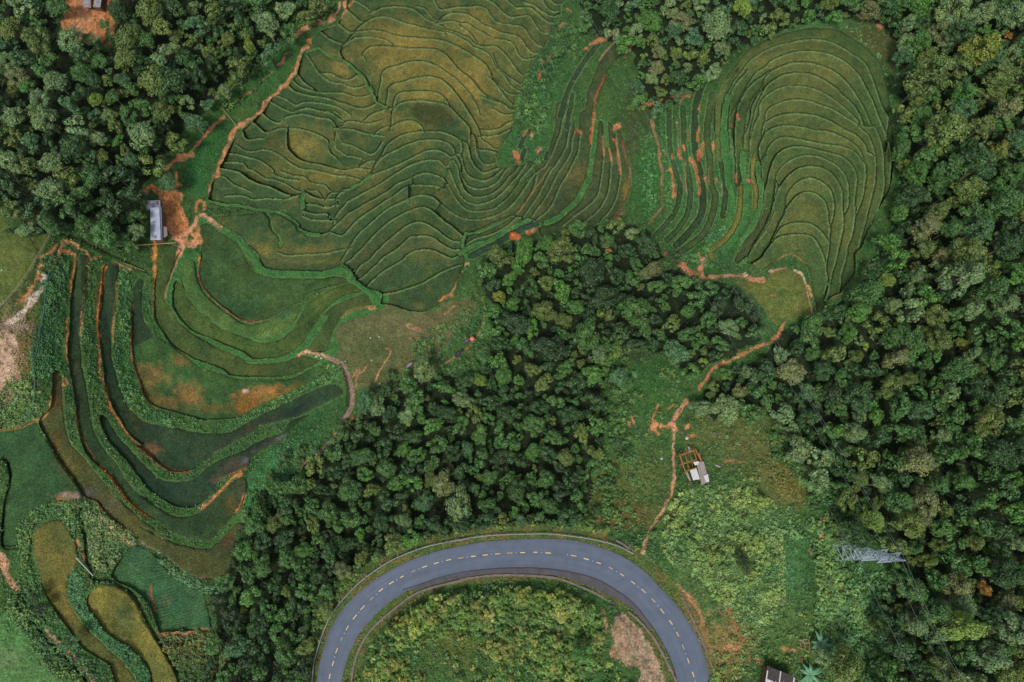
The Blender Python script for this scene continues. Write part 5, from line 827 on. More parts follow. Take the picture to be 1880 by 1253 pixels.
# ---------------------------------------------------------------- undergrowth: bushes and herb, nobody could count them
bush = {'V': [], 'F': [], 'C': [], 'n': 0}
BC = [crown_arrays(500+k, 105, 0.33, 0.6, 6+k % 4) for k in range(10)]
SCRUB = [  # outline, spacing px, radius range px, colours, on how many
 ("P: 655 1300, 672 1215, 700 1165, 760 1115, 850 1085, 960 1075, 1040 1090, 1095 1120, 1110 1150, 1110 1200, 1140 1300", 6, (3, 9.5), [(104,134,60),(90,124,56),(118,138,66),(76,112,54),(122,130,66),(84,120,60)], 1400),
 ("P: 680 1200, 720 1150, 800 1105, 900 1085, 1000 1090, 1090 1130, 1100 1190, 1060 1240, 980 1230, 900 1190, 860 1130, 790 1140, 740 1190, 700 1260", 11, (8, 15), [(104,136,62),(122,144,70),(88,124,58),(134,142,72)], 230),
 ("P: 1215 960, 1250 905, 1330 890, 1410 910, 1435 970, 1440 1060, 1430 1130, 1390 1150, 1350 1140, 1290 1070, 1220 1020", 5, (2.2, 6), [(118,148,80),(132,158,90),(108,138,76),(104,136,84),(126,146,78)], 1900),
 ("P: 1435 930, 1500 960, 1540 1000, 1600 1050, 1620 1120, 1560 1180, 1490 1180, 1500 1100, 1490 1000, 1440 980", 8, (4, 9), [(112,146,84),(92,130,76),(104,140,72)], 420),
 ("P: 1100 640, 1150 650, 1180 700, 1160 790, 1170 880, 1120 960, 1070 960, 1090 880, 1105 780", 13, (5, 12), [(76,112,58),(88,124,62),(64,98,50)], 75),
 ("P: 1050 930, 1180 930, 1200 990, 1150 985, 1060 965", 11, (4, 10), [(84,120,60),(100,128,64)], 40),
 ("P: 430 1000, 460 920, 500 860, 590 800, 650 770, 680 730, 700 745, 640 800, 560 870, 500 930, 460 1010", 12, (5, 12), [(70,108,56),(84,116,58),(60,94,46)], 70),
 ("P: 700 700, 800 680, 880 690, 900 640, 885 570, 870 620, 860 670, 780 670, 710 690", 12, (4, 10), [(76,118,60),(64,104,52)], 60),
 ("P: 1440 770, 1500 850, 1550 930, 1570 990, 1545 1000, 1500 930, 1430 850, 1410 790", 12, (8, 14), [(76,108,54),(92,116,58),(64,98,48)], 60),
 ("P: 1240 930, 1330 900, 1410 930, 1430 1050, 1400 1120, 1330 1110, 1260 1040", 16, (8, 12), [(118,146,74),(104,136,70)], 40),
 ("P: 565 1300, 575 1190, 605 1120, 650 1060, 700 1020, 680 1010, 630 1050, 580 1110, 555 1190, 545 1300", 8, (4, 9), [(84,118,56),(100,130,62),(72,104,52)], 150),
 ("P: 1500 1110, 1560 1050, 1640 1040, 1640 1120, 1620 1200, 1640 1300, 1540 1300, 1520 1200", 9, (5, 10), [(92,134,80),(76,120,68),(104,142,86)], 300),
 ("P: 1400 770, 1440 780, 1500 860, 1545 930, 1560 1000, 1520 985, 1490 930, 1450 860", 9, (6, 11), [(80,116,58),(96,122,62),(68,104,52)], 120),
 ("P: 1400 1130, 1490 1120, 1520 1180, 1480 1253, 1360 1300, 1300 1300, 1310 1210, 1330 1150", 8, (3, 7), [(100,132,66),(116,134,66),(84,118,62)], 260),
 ("P: 1100 600, 1220 640, 1250 700, 1230 780, 1210 860, 1190 960, 1160 985, 1100 960, 1110 850, 1130 760", 9, (2, 5), [(84,120,60),(68,108,58),(100,120,60)], 500),
 ("P: 1290 760, 1400 770, 1450 800, 1470 860, 1400 900, 1300 885, 1310 830", 9, (2, 5), [(104,122,62),(88,116,58)], 230),
 ("P: 760 620, 830 590, 880 540, 900 600, 880 690, 800 700, 720 720, 760 690", 8, (2, 5), [(76,118,62),(62,104,58),(96,128,70)], 420),
 ("P: 940 300, 950 180, 990 90, 1020 30, 1050 20, 1090 70, 1060 110, 1010 200, 1000 280, 985 330", 6, (2.5, 6), [(62,100,52),(50,86,44),(74,112,58)], 560),
 ("P: 390 0, 600 0, 600 40, 560 60, 540 90, 480 160, 430 200, 380 200, 450 100, 400 60", 8, (3, 7), [(72,108,56),(60,98,50),(92,124,60),(60,92,52)], 420),
 ("P: 70 480, 105 470, 125 480, 118 560, 112 640, 108 690, 95 690, 60 690, 60 620, 85 560", 4.5, (2.5, 4.5), [(72,116,66),(88,130,78),(60,104,60)], 600),
 ("P: 150 480, 165 480, 168 600, 176 690, 190 760, 172 760, 160 690, 150 620", 5, (2, 4), [(76,122,70),(92,130,72),(66,104,56)], 260),
 ("P: 220 490, 238 500, 240 600, 240 680, 262 730, 300 770, 262 770, 225 730, 210 680, 215 600", 4.5, (2, 4), [(80,130,72),(96,142,80),(66,112,62)], 420),
 ("P: 262 745, 330 770, 400 778, 470 752, 560 700, 620 660, 640 690, 560 720, 470 772, 400 795, 330 792, 280 770", 4.5, (2, 3.6), [(84,136,76),(100,146,84),(70,118,64)], 520),
 ("P: 158 915, 180 925, 230 960, 250 1000, 220 1020, 200 1050, 175 1040, 165 1000, 158 960", 5, (2.5, 5), [(118,142,84),(136,154,94),(104,130,78)], 380),
 ("P: 40 945, 110 910, 150 930, 150 1030, 140 1000, 120 960, 90 950, 62 970, 55 1030, 70 1090, 50 1060, 36 1000", 5, (2.5, 5), [(92,132,72),(108,142,80),(78,118,64)], 420),
 ("P: 0 700, 40 700, 64 700, 70 760, 30 782, 0 785", 6, (3, 6), [(96,132,72),(112,142,80)], 160),
 ("P: 30 1060, 70 1100, 110 1150, 150 1190, 180 1253, 110 1253, 60 1180, 20 1120", 5.5, (3, 6), [(84,120,66),(72,108,60),(98,134,76)], 420),
 ("P: 128 1050, 150 1060, 160 1110, 190 1150, 250 1200, 280 1253, 255 1253, 200 1180, 150 1130, 126 1090", 4.2, (1.8, 3.4), [(88,146,100),(104,156,108),(72,126,84)], 420),
 ("P: 288 1010, 340 1040, 380 1078, 420 1065, 400 1090, 340 1075, 300 1042", 4.2, (2, 4), [(84,132,90),(112,154,110)], 180),
 ("P: 440 1000, 470 920, 510 860, 600 800, 640 780, 600 840, 520 900, 480 970, 450 1050", 6, (2.5, 6), [(76,126,72),(88,134,78),(84,110,58)], 320),
 ("P: 1480 60, 1560 52, 1600 80, 1636 150, 1650 230, 1640 250, 1620 160, 1580 90, 1540 66, 1440 70, 1380 90, 1400 70", 5, (2, 4.5), [(96,136,80),(80,120,66)], 330),
 ("P: 1655 240, 1640 400, 1600 480, 1560 560, 1600 540, 1660 430, 1672 300", 6, (3, 6), [(84,130,70),(70,114,60)], 260),
 ("P: 290 1165, 390 1150, 400 1253, 330 1253", 6, (2.5, 6), [(96,112,62),(110,110,60),(84,110,58)], 240),
 ("P: 560 1253, 600 1140, 660 1060, 760 1000, 880 975, 1000 968, 1100 980, 1180 1012, 1150 985, 1080 960, 960 955, 850 965, 740 995, 650 1045, 590 1130, 550 1253", 5, (2.5, 6), [(84,116,56),(104,124,60),(70,100,50)], 620),
 ("C2: 380 900, 700 860, 830 640, 960 560, 1090 600, 860 900, 840 960, 1040 1060, 700 960", 6, (2, 4.5), [(76,128,72),(64,112,62)], 150),
 ("P: 1175 240, 1195 250, 1205 330, 1200 400, 1185 400, 1180 330", 5, (1.8, 3.6), [(68,120,60),(80,130,70)], 200),
 ("P: 1210 210, 1222 210, 1228 300, 1235 380, 1222 400, 1216 300", 4.5, (1.8, 3.4), [(68,120,60),(80,130,70)], 130),
]
for s, sp, (r0, r1), cols, nmax in SCRUB:
    P = smooth(pts(s), True, 8); cnt_ = 0; loc = {}
    for _ in range(nmax*6):
        if cnt_ >= nmax: break
        x, y = rg_.uniform(P[:, 0].min(), P[:, 0].max()), rg_.uniform(P[:, 1].min(), P[:, 1].max())
        if not inpoly(P, x, y): continue
        j, i = min(np.searchsorted(YS, y), NY-1), min(np.searchsorted(XS, x), NX-1)
        if r1 < 12 and (abs(x-835)/75)**2+(abs(y-1215)/45)**2 < 1 and rg_.random() < .75: continue
        if RICE[j, i] or SOIL[j, i] or PATHM[j, i] or rm[j, i] or am[j, i]: continue
        if math.hypot(x-1367, y-1036) < 19: continue
        key = (int(x//sp), int(y//sp))
        if len(loc.get(key, ())) >= 2: continue
        loc.setdefault(key, []).append(1); cnt_ += 1
        if L2[j, i] < -0.3 and r1 < 12 and rg_.random() < .55: continue
        r = rg_.uniform(r0, r1)*(1+0.35*float(L1[j, i])); zg = float(zat(x, y)); k_ = scale_at(x, y, zg); R_ = r*k_; V, F, c = BC[rg_.randrange(10)] if r < 8 else MC[rg_.randrange(8)]
        rz = rg_.uniform(0, 6.28); ca, sa = math.cos(rz), math.sin(rz); wx, wy, _ = W(x, y, zg)
        V2 = V@np.array([[ca, -sa, 0], [sa, ca, 0], [0, 0, 1]]).T*R_*np.array([1, 1, rg_.uniform(0.8, 1.5)])+np.array([float(wx), float(wy), zg+0.2*R_])
        add_mass(bush, V2, F, c*(s2l(rg_.choice(cols))*GAIN*(1.58 if y > 880 and x > 1200 else 1.5 if y > 1060 and x > 640 else 1.38)*rg_.uniform(0.65, 1.25)*np.array([1+0.22*float(L1[j, i]), 1+0.06*float(L1[j, i]), 1-0.1*float(L1[j, i])])*(1+0.2*float(L2[j, i]))))
# herb sprays, thick where the ground is weedy
NH = 90000; px_ = rng.uniform(-20, 1900, NH*3); py_ = rng.uniform(-20, 1275, NH*3)
ii = np.clip(np.searchsorted(XS, px_), 0, NX-1); jj = np.clip(np.searchsorted(YS, py_), 0, NY-1)
keep = rng.random(NH*3) < HERB[jj, ii]*1.5*(0.35+np.clip(L2[jj, ii]+0.5, 0, 1)); px_, py_, ii, jj = px_[keep][:NH], py_[keep][:NH], ii[keep][:NH], jj[keep][:NH]
zz = zat(px_, py_); hx, hy, _ = W(px_, py_, zz); m3 = 2; n_ = len(hx)
cen = np.repeat(np.stack([hx, hy, zz+0.16], 1), m3, 0)+rng.normal(size=(n_*m3, 3))*[0.16, 0.16, 0.06]
nr = rng.normal(size=(n_*m3, 3))*0.5+[0, 0, 1]; nr /= np.linalg.norm(nr, axis=1)[:, None]
V, F = quads(cen, nr, 0.36, rng); cc = np.repeat(np.repeat(C[jj, ii], m3, 0)*rng.uniform(0.75, 1.6, (n_*m3, 1))*np.array([0.95, 1.08, 0.95]), 4, 0)
herb_me = np_mesh("weeds", V, F, LEAFS, {"Col": cc}); ho = bpy.data.objects.new("weeds", herb_me); col.objects.link(ho)
tag(ho, "low leafy weeds sprinkled over banks and grassy slopes", "weeds", kind='stuff')
for nm, M_, lab in (("woodland", mass, "dense mass of smaller trees filling the woods between the larger crowns"), ("undergrowth", bush, "thick bushy undergrowth on the banks and scrubby slopes")):
    o = bpy.data.objects.new(nm, np_mesh(nm, np.concatenate(M_['V']), np.concatenate(M_['F']), LEAFS, {"Col": np.concatenate(M_['C'])})); col.objects.link(o)
    tag(o, lab, nm, kind='stuff')
print("TREES", len(trees), len(single), "mass quads", sum(map(len, mass['F'])), "bush", sum(map(len, bush['F'])))
# ---------------------------------------------------------------- buildings and small things
def at(px, py, z):
    x, y, _ = W(px, py, z); return Vector((float(x), float(y), float(z)))
def plain(name, rgb, rough=0.7, metal=0.0, k=1.0, v=0.12, scale=2.5):
    c = pc(*rgb)*k; return mat_noise(name, tuple(np.clip(c*(1-v), 0, 1)), tuple(np.clip(c*(1+v), 0, 1)), scale, rough, 0, metal, 6)
TIN = plain("tin_roof", (176, 184, 206), 0.45, 0.0, 1.0, 0.16, 1.2); TIN_OLD = plain("old_tin", (128, 132, 150), 0.6, 0, 1.0, 0.3, 1.5)
WOODW = plain("wall_boards", (120, 92, 66), 0.85); TIMBER = plain("orange_timber", (186, 116, 62), 0.8, 0, 1, .25, 3); GREYP = plain("weathered_board", (152, 142, 136), 0.8, 0, 1, .22, 2)
DARKT = plain("dark_roof_tiles", (70, 62, 62), 0.8, 0, 1, .25, 2); WHITEP = plain("white_sheet", (206, 204, 208), 0.5, 0, 1, .1, 2); CONC = plain("concrete", (124, 112, 106), 0.9, 0, 1, .22, 1.5); STEEL = plain("galvanised_steel", (176, 190, 204), 0.45, 0.0, 1.1, .15, 2)
BAMBOO = plain("bamboo", (190, 160, 110), 0.7); STONE = plain("stone", (112, 104, 100), 0.9, 0, 1, .35, 1.5)
def slab(mb, q4, th):
    """thin slab on four corner points"""
    n_ = (q4[1]-q4[0]).cross(q4[3]-q4[0]).normalized(); n_ = n_ if n_.z > 0 else -n_; lo = [p-n_*th for p in q4]
    vs = list(q4)+lo; fs = [(0, 1, 2, 3), (7, 6, 5, 4)]+[(i, 4+i, 4+(i+1) % 4, (i+1) % 4) for i in range(4)]; mb.add(vs, fs)
def lerp4(q, u, v): return q[0]*(1-u)*(1-v)+q[1]*u*(1-v)+q[2]*u*v+q[3]*(1-u)*v
def rel(vs, o): return [v-o for v in vs]
# --- farmhouse with a long tin roof
zg = float(zat(285, 410)); org = at(286, 412, zg); fh = empty("farmhouse", org)
tag(fh, "long farmhouse with a pale blue tin roof beside the bright orange yard", "house")
def roofpart(name, quad, zs, mat, n, parent, th=0.05, lap=0.02, vary=0.0):
    q = rel([at(a, b, z) for (a, b), z in zip(quad, zs)], org_); mb = MB()
    for i in range(n):      # corrugated sheets laid side by side, each slightly over the next
        u0, u1 = i/n, (i+1)/n; up_ = Vector((0, 0, lap*(i % 2)+vary*random.uniform(0, 1)))
        slab(mb, [lerp4(q, 0, u0)+up_, lerp4(q, 1, u0)+up_, lerp4(q, 1, u1)+up_, lerp4(q, 0, u1)+up_], th)
    return mb.build(name, mat, parent), q
org_ = org
rf, q = roofpart("roof", [(276, 382), (293, 381), (295.3, 441), (276.5, 441)], [zg+2.3, zg+3.1, zg+3.1, zg+2.3], TIN, 12, fh)
_, q2 = roofpart("roof_back_slope", [(293.1, 381), (296.3, 381), (298.2, 441), (295.4, 441)], [zg+3.08, zg+2.7, zg+2.7, zg+3.08], TIN, 12, fh)
m = MB(); m.tube([(q[1]+Vector((0, 0, .06))), (q[2]+Vector((0, 0, .06)))], 0.07, 6); m.build("ridge_cap", TIN_OLD, rf)
for a, b, c, d in [(0.25, 0.55, 0.42, 0.47), (0.1, 0.3, 0.84, 0.93), (0.35, 0.6, 0.86, 0.95)]:
    m = MB(); up_ = Vector((0, 0, 0.09)); slab(m, [lerp4(q, a, c)+up_, lerp4(q, b, c)+up_, lerp4(q, b, d)+up_, lerp4(q, a, d)+up_], 0.03); m.build("patch_sheet", TIN_OLD, rf)
ax, q3 = roofpart("lean_to_roof", [(266, 369), (294, 368), (295, 381.6), (269, 387.5)], [zg+2.1, zg+2.5, zg+2.5, zg+2.1], TIN_OLD, 5, fh, vary=0.05)
for (a, b, c, d) in [(0.05, .3, .1, .4), (.4, .62, .35, .85), (.7, .9, .1, .6)]:
    m = MB(); up_ = Vector((0, 0, 0.13)); slab(m, [lerp4(q3, a, c)+up_, lerp4(q3, b, c)+up_, lerp4(q3, b, d)+up_, lerp4(q3, a, d)+up_], 0.03); m.build("patch_sheet", plain("rusty_sheet", (92, 88, 100)), ax)
def walls(parent, corners, zlo, zhi, mat, name="wall"):
    cs = rel([at(a, b, zhi) for a, b in corners], org_); mb = MB(); n_ = len(cs)
    for i in range(n_):
        p, r_ = cs[i], cs[(i+1) % n_]; d = r_-p; L = math.hypot(d.x, d.y); mb.box(((p.x+r_.x)/2, (p.y+r_.y)/2, (zlo+zhi)/2-org_.z), (L-0.14, 0.12, zhi-zlo), math.atan2(d.y, d.x))
    return mb.build(name, mat, parent)
walls(fh, [(278, 384), (294, 384), (296, 439), (278.5, 439)], zg-0.6, zg+2.25, WOODW)
m = MB(); p = at(297.5, 409, zg)-org; m.box((p.x-0.12, p.y, 1.0), (0.06, 0.9, 1.95)); m.build("door", plain("door_wood", (90, 62, 44)), fh)
m = MB(); [m.box((at(297.3, y_, zg)-org)+Vector((-0.1, 0, 1.4)), (0.06, 0.8, 0.7)) for y_ in (392,)]; m.build("window", plain("dark_window", (40, 44, 50)), fh)
z_ = zg; org_ = at(302, 427, zg+1.9); sh = empty("side_canopy", org_); tag(sh, "grey sheet canopy on posts against the farmhouse, facing the orange yard", "canopy")
cq = [(299, 416), (306, 417), (307.5, 433), (299.5, 438)]; roofpart("canopy_sheet", cq, [zg+2.2, zg+1.9, zg+1.9, zg+2.2], plain("grey_sheet", (140, 128, 128)), 3, sh)
for a, b in [(306, 418), (307, 432)]:
    m = MB(); t_ = at(a, b, zg+1.85)-org_; m.tube([t_-Vector((0, 0, 2.0)), t_], 0.05); m.build("post", BAMBOO, sh)
# --- roofless timber hut
zg = float(zat(1272, 850)); org_ = at(1272, 852, zg+2.4); hut = empty("timber_hut", Vector((org_.x, org_.y, zg))); tag(hut, "half dismantled timber hut, orange beams bare and grey boards on one corner", "hut")
org_ = Vector((org_.x, org_.y, zg))
def hu(x, y, h=2.4): return at(1200+x/8.95, 770+y/8.95, zg+h)-org_
POSTS = [(430,600),(520,560),(660,520),(760,570),(450,745),(710,680),(520,870),(690,800),(790,700),(900,1020),(600,1040),(780,1070)]
for a, b in POSTS:
    m = MB(); t_ = hu(a, b); m.box((t_.x, t_.y, t_.z/2-0.3), (0.14, 0.14, t_.z+0.6), 0.3); m.build("post", TIMBER, hut)
for a, b, c, d, w in [(430,600,660,515,.15),(455,745,715,660,.13),(515,865,700,795,.15),(430,590,530,890,.2),(505,540,590,840,.07),(600,560,640,780,.05),(655,505,712,690,.15),(690,500,775,680,.2),(740,560,800,700,.14),(520,480,560,560,.1),(430,560,450,620,.08),(530,620,560,700,.05),(560,760,590,830,.05),(640,510,700,500,.1)]:
    p, r_ = hu(a, b, 2.45), hu(c, d, 2.45); m = MB(); dd = r_-p; m.box((p+r_)/2, (dd.length, w, 0.14), math.atan2(dd.y, dd.x)); m.build("beam", TIMBER, hut)
for i, (Q, mt, h) in enumerate([([(700,700),(825,695),(912,1025),(790,1085)], GREYP, 2.75), ([(650,705),(745,690),(735,745),(680,760)], WHITEP, 2.85), ([(598,840),(705,808),(762,985),(650,1005)], WHITEP, 2.6), ([(820,930),(895,900),(915,1028),(865,1035)], WHITEP, 2.9), ([(525,880),(560,870),(612,1005),(585,1015)], GREYP, 2.5), ([(560,440),(600,470),(620,530),(575,535)], GREYP, 1.6)]):
    m = MB(); qq = [hu(a, b, h-(0.0 if j in (0, 1) else 0.12)) for j, (a, b) in enumerate(Q)]
    for k in range(3):
        u0, u1 = k/3, (k+1)/3-0.012; o3 = Vector((0, 0, 0.02*(k % 2))); slab(m, [lerp4(qq, u0, 0)+o3, lerp4(qq, u1, 0)+o3, lerp4(qq, u1, 1)+o3, lerp4(qq, u0, 1)+o3], 0.05)
    m.build("roof_board", mt, hut)
m = MB(); random.seed(3)
for k in range(16):
    p = hu(random.uniform(560, 700), random.uniform(990, 1090), random.uniform(0.2, 1.2)); m.box(p, (random.uniform(.5, 1.6), .12, .07), random.uniform(0, 3.1), Matrix.Rotation(random.uniform(-.5, .5), 4, 'Y'))
m.build("fallen_timber", plain("dark_timber", (70, 48, 44)), hut)
m = MB(); [m.box((hu(600, 960, 1.2)+Vector((0, 0, -0.3*k))), (0.1, 2.0, 0.26), 0.3) for k in range(4)]; m.build("wall", WOODW, hut)
# --- house with striped roof at the bottom edge
zg = float(zat(1435, 1245)); org_ = at(1432, 1262, zg); hb = empty("house", org_); tag(hb, "house with a dark tiled roof striped by white battens at the bottom edge", "house")
RQ = [(1409, 1223), (1459, 1243), (1452, 1318), (1398, 1300)]
rq = rel([at(a, b, zg+h) for (a, b), h in zip(RQ, (2.9, 2.9, 3.6, 3.6))], org_); m = MB()
for k in range(9):
    o3 = Vector((0, 0, 0.03*(k % 2))); slab(m, [lerp4(rq, k/9, 0)+o3, lerp4(rq, (k+1)/9, 0)+o3, lerp4(rq, (k+1)/9, 1)+o3, lerp4(rq, k/9, 1)+o3], 0.08)
rb = m.build("roof", DARKT, hb)
for u0, u1, v0, v1 in [(0.46, 0.50, 0.0, 0.36), (0.0, 0.04, .1, .6), (0.33, 0.36, .28, .9), (0.60, 0.63, .22, .9), (0.95, 1.0, 0.02, 0.7), (0.48, 0.51, .38, .95)]:
    m = MB(); o3 = Vector((0, 0, 0.12)); slab(m, [lerp4(rq, u0, v0)+o3, lerp4(rq, u1, v0)+o3, lerp4(rq, u1, v1)+o3, lerp4(rq, u0, v1)+o3], 0.06); m.build("batten", WHITEP, rb)
for u0, u1, v0, v1, mt in [(0.03, .26, .3, .9, WHITEP), (.74, .96, .34, .95, WHITEP), (.66, .72, .25, .9, plain("brown_board", (96, 66, 60)))]:
    m = MB(); o3 = Vector((0, 0, 0.1)); slab(m, [lerp4(rq, u0, v0)+o3, lerp4(rq, u1, v0)+o3, lerp4(rq, u1, v1)+o3, lerp4(rq, u0, v1)+o3], 0.05); m.build("roof_panel", mt, rb)
walls(hb, [(1411, 1228), (1456, 1246), (1449, 1312), (1401, 1296)], zg-0.8, zg+2.75, WOODW)
# --- house at the top, in the sunken orange yard
zg = float(zat(168, 8)); org_ = at(168, 0, zg); hn = empty("house", org_); tag(hn, "small house with faded grey roofs above the sunken orange yard", "house")
for Q, h in (([(149, -22), (165, -22), (167, 15), (153, 13)], 2.4), ([(176, -22), (190, -22), (184, 14), (171, 13)], 2.5)):
    roofpart("roof", Q, [zg+h+.5, zg+h+.1, zg+h-.2, zg+h+.2], plain("faded_roof", (150, 144, 150), 0.7, 0, 1, .3, 1.2), 5, hn)
walls(hn, [(151, -20), (187, -20), (182, 10), (155, 10)], zg-0.8, zg+2.1, WOODW)
# --- guardrail
gl = smooth(pts("S4: 572 1330, 580 1253, 590 1150, 610 1070, 640 980, 670 910, 720 830, 800 740, 880 670, 1000 590, 1100 545, 1200 510, 1300 487, 1432 465, S5: 150 490, 300 462, 430 447, 600 440, 750 440, 870 453, 980 470, 1100 500, 1200 548"), False, 8)
GP = [at(x, y, 0.0) for x, y in gl]; g0 = GP[len(GP)//2]; RAIL = plain('dull_rail', (140, 148, 156), .6, 0, 1, .2, 1); gr_ = empty("guardrail", g0); tag(gr_, "galvanised guardrail on posts along the outside of the hairpin bend", "guardrail")
m = MB(); vs = []
for i, p in enumerate(GP):
    d = (GP[min(i+1, len(GP)-1)]-GP[max(i-1, 0)]).normalized(); nrm = Vector((-d.y, d.x, 0)); c = p-g0
    for a, b in ((0.02, .82), (.10, .78), (.03, .70), (.10, .62), (0.02, .56), (-.05, .56), (-.05, .82)): vs.append(c-nrm*a+Vector((0, 0, b)))
k7 = 7; fs = [(i*k7+j, i*k7+(j+1) % k7, (i+1)*k7+(j+1) % k7, (i+1)*k7+j) for i in range(len(GP)-1) for j in range(k7)]; m.add(vs, fs); m.build("rail_beam", RAIL, gr_)
acc = 0
for i in range(1, len(GP)):
    acc += (GP[i]-GP[i-1]).length
    if acc > 3.4:
        acc = 0; d = (GP[i]-GP[i-1]).normalized(); nrm = Vector((-d.y, d.x, 0)); m = MB(); c = GP[i]-g0+nrm*0.0
        m.box(c+Vector((0, 0, .3)), (0.16, 0.16, 1.3), math.atan2(d.y, d.x)); m.box(c+nrm*0.22+Vector((0, 0, .68)), (0.1, 0.36, 0.12), math.atan2(d.y, d.x)); m.build("post", RAIL, gr_)
# --- concrete walls of the roadside drain
def wall_line(name, src, w, z0, z1, mat, label_, cat, lump=0.0):
    P = smooth(pts(src), False, 6); Q = [at(x, y, z1) for x, y in P]; o = Q[len(Q)//2].copy(); o.z = 0; vs = []; rr = random.Random(len(Q))
    for i, p in enumerate(Q):
        d = (Q[min(i+1, len(Q)-1)]-Q[max(i-1, 0)]).normalized(); nrm = Vector((-d.y, d.x, 0)); c = p-o; c.z = 0; e = rr.uniform(-lump, lump)
        for a, b in ((-w/2-e, z0), (-w/2-e, z1+e), (w/2+e, z1+e*.5), (w/2+e, z0)): vs.append(c+nrm*a+Vector((0, 0, b)))
    fs = [(i*4+j, i*4+(j+1) % 4, (i+1)*4+(j+1) % 4, (i+1)*4+j) for i in range(len(Q)-1) for j in range(4)]+[(0, 1, 2, 3), tuple(len(vs)-1-k for k in range(4))]
    ob = mesh_obj(name, vs, fs, mat, None, o); tag(ob, label_, cat); return ob
wall_line("drain_wall", "S4: 783 1300, 790 1253, 800 1180, 830 1080, 880 990, 950 915, 1040 840, 1130 775, 1250 730, 1432 688, S5: 250 692, 400 671, 560 667, 700 674, 800 688, 900 725, 1000 770, 1100 828", 0.42, -0.5, 0.22, CONC, "weathered concrete drain wall curving round the scrub inside the hairpin", "drain wall", 0.05)
wall_line("drain_wall", "Z7: 430 365, 550 460, 650 570, 750 690, 830 830, 920 1000, 1000 1160, 1050 1300", 0.4, -0.5, 0.25, CONC, "mossy concrete drain wall between the bare gravel bank and the road", "drain wall", 0.05)
wall_line("kerb", "S5: -60 745, 0 729, 100 694, 250 654, 400 634, 560 626, 730 631, 880 654, 1000 689, 1100 744, 1200 819, 1290 929, 1350 1019, 1400 1119, 1430 1199, 1440 1260", 0.16, -0.3, 0.07, plain("dark_kerb", (40, 46, 62)), "thin dark kerb line between the road and its inner strip", "kerb")
random.seed(8); rs = empty("stone_wall", at(1126, 1155, 0)); tag(rs, "dark tumbled stone wall running down beside the bare gravel bank", "stone wall")
sp_ = smooth(pts("Z7: 318 370, 275 500, 232 640, 190 800"), False, 3); m = MB(); ms = MB()
for x, y in sp_:
    for k in range(3):
        p = at(x+random.uniform(-3.2, 3.2), y+random.uniform(-1.5, 1.5), random.uniform(0.1, 0.5))-rs.location; s_ = random.uniform(.28, .6); m.box(p, (s_, s_*random.uniform(.6, 1), s_*.7), random.uniform(0, 3), Matrix.Rotation(random.uniform(-.4, .4), 4, 'X'))
m.build("stones", plain("dark_stone", (72, 64, 62), .9, 0, 1, .5, 2), rs)
wall_line("retaining_wall", "S6: 455 790, 500 880, 540 970, 580 1060, 625 1190, 650 1300", 0.3, -0.6, 0.2, CONC, "low crumbling concrete edge along the outer verge, by the orange bank", "retaining wall", 0.06)
wall_line("drain_wall", "S5: 1105 475, 1150 500, 1185 530", 0.4, -0.5, 0.25, STONE, "short broken stone drain edge behind the end of the guardrail", "drain wall", 0.08)
# --- lattice pylon
bz = float(zat(1543, 1008)); pb = at(1543, 1008, bz); py_ = empty("lattice_pylon", pb); tag(py_, "tall grey lattice electricity pylon with stub arms standing among the scrub bushes", "pylon")
ar = math.radians(22); ux, uy = Vector((math.cos(ar), math.sin(ar), 0)), Vector((-math.sin(ar), math.cos(ar), 0)); PH = 24.5
def hw(z): return 1.55*(1-z/PH)+0.0 if z > 19 else 1.75-(1.75-0.55)*z/14 if z < 14 else 0.55-(0.15)*(z-14)/5
def hwz(z): return max(0.04, 1.75-1.15*z/14 if z < 14 else 0.6-0.12*(z-14)/5 if z < 19 else 0.48*(1-(z-19)/5.5))
def cr(i, z): s1, s2 = ((-1, -1), (1, -1), (1, 1), (-1, 1))[i % 4]; w = hwz(z); return ux*s1*w+uy*s2*w+Vector((0, 0, z))
lv = [0, 2.6, 4.9, 7.0, 8.9, 10.7, 12.4, 14, 15.7, 17.4, 19, 20.6, 22.2, PH-.3]
for i in range(4):
    m = MB(); m.tube([cr(i, -0.8)]+[cr(i, z) for z in lv], 0.08, 4); m.build("leg", STEEL, py_)
m = MB()
for a, b in zip(lv[:-1], lv[1:]):
    for i in range(4):
        m.tube([cr(i, a), cr(i+1, b)] if (i+lv.index(a)) % 2 else [cr(i+1, a), cr(i, b)], 0.045, 4); m.tube([cr(i, b), cr(i+1, b)], 0.05, 4)
m.build("bracing", STEEL, py_)
arms = [(14, -1, 2.9), (14, 1, 2.9), (19, -1, 2.5), (19, 1, 2.5)]; tips = []
adir = Vector((0.93, 0.37, 0)).normalized()
for z, s_, L in arms:
    m = MB(); tp = adir*s_*L+Vector((0, 0, z)); tips.append(tp); w = hwz(z); sd = Vector((-adir.y, adir.x, 0))
    rts = [adir*s_*w*0.9+sd*w+Vector((0, 0, z)), adir*s_*w*0.9-sd*w+Vector((0, 0, z)), adir*s_*w*0.9+sd*w+Vector((0, 0, z+1.2)), adir*s_*w*0.9-sd*w+Vector((0, 0, z+1.2))]
    for r_ in rts: m.tube([r_, tp], 0.055, 4)
    for t_ in (0.35, 0.7):
        P4 = [r_.lerp(tp, t_) for r_ in rts]
        for a, b in ((0, 1), (1, 3), (3, 2), (2, 0)): m.tube([P4[a], P4[b]], 0.028, 4)
    am_ = m.build("crossarm", STEEL, py_)
    m = MB(); m.tube([tp, tp-Vector((0, 0, 0.9))], [0.09, 0.09], 8); m.build("insulator", plain("insulator_glass", (120, 90, 80)), am_)
CABLE = plain("cable", (112, 120, 118), 0.5)
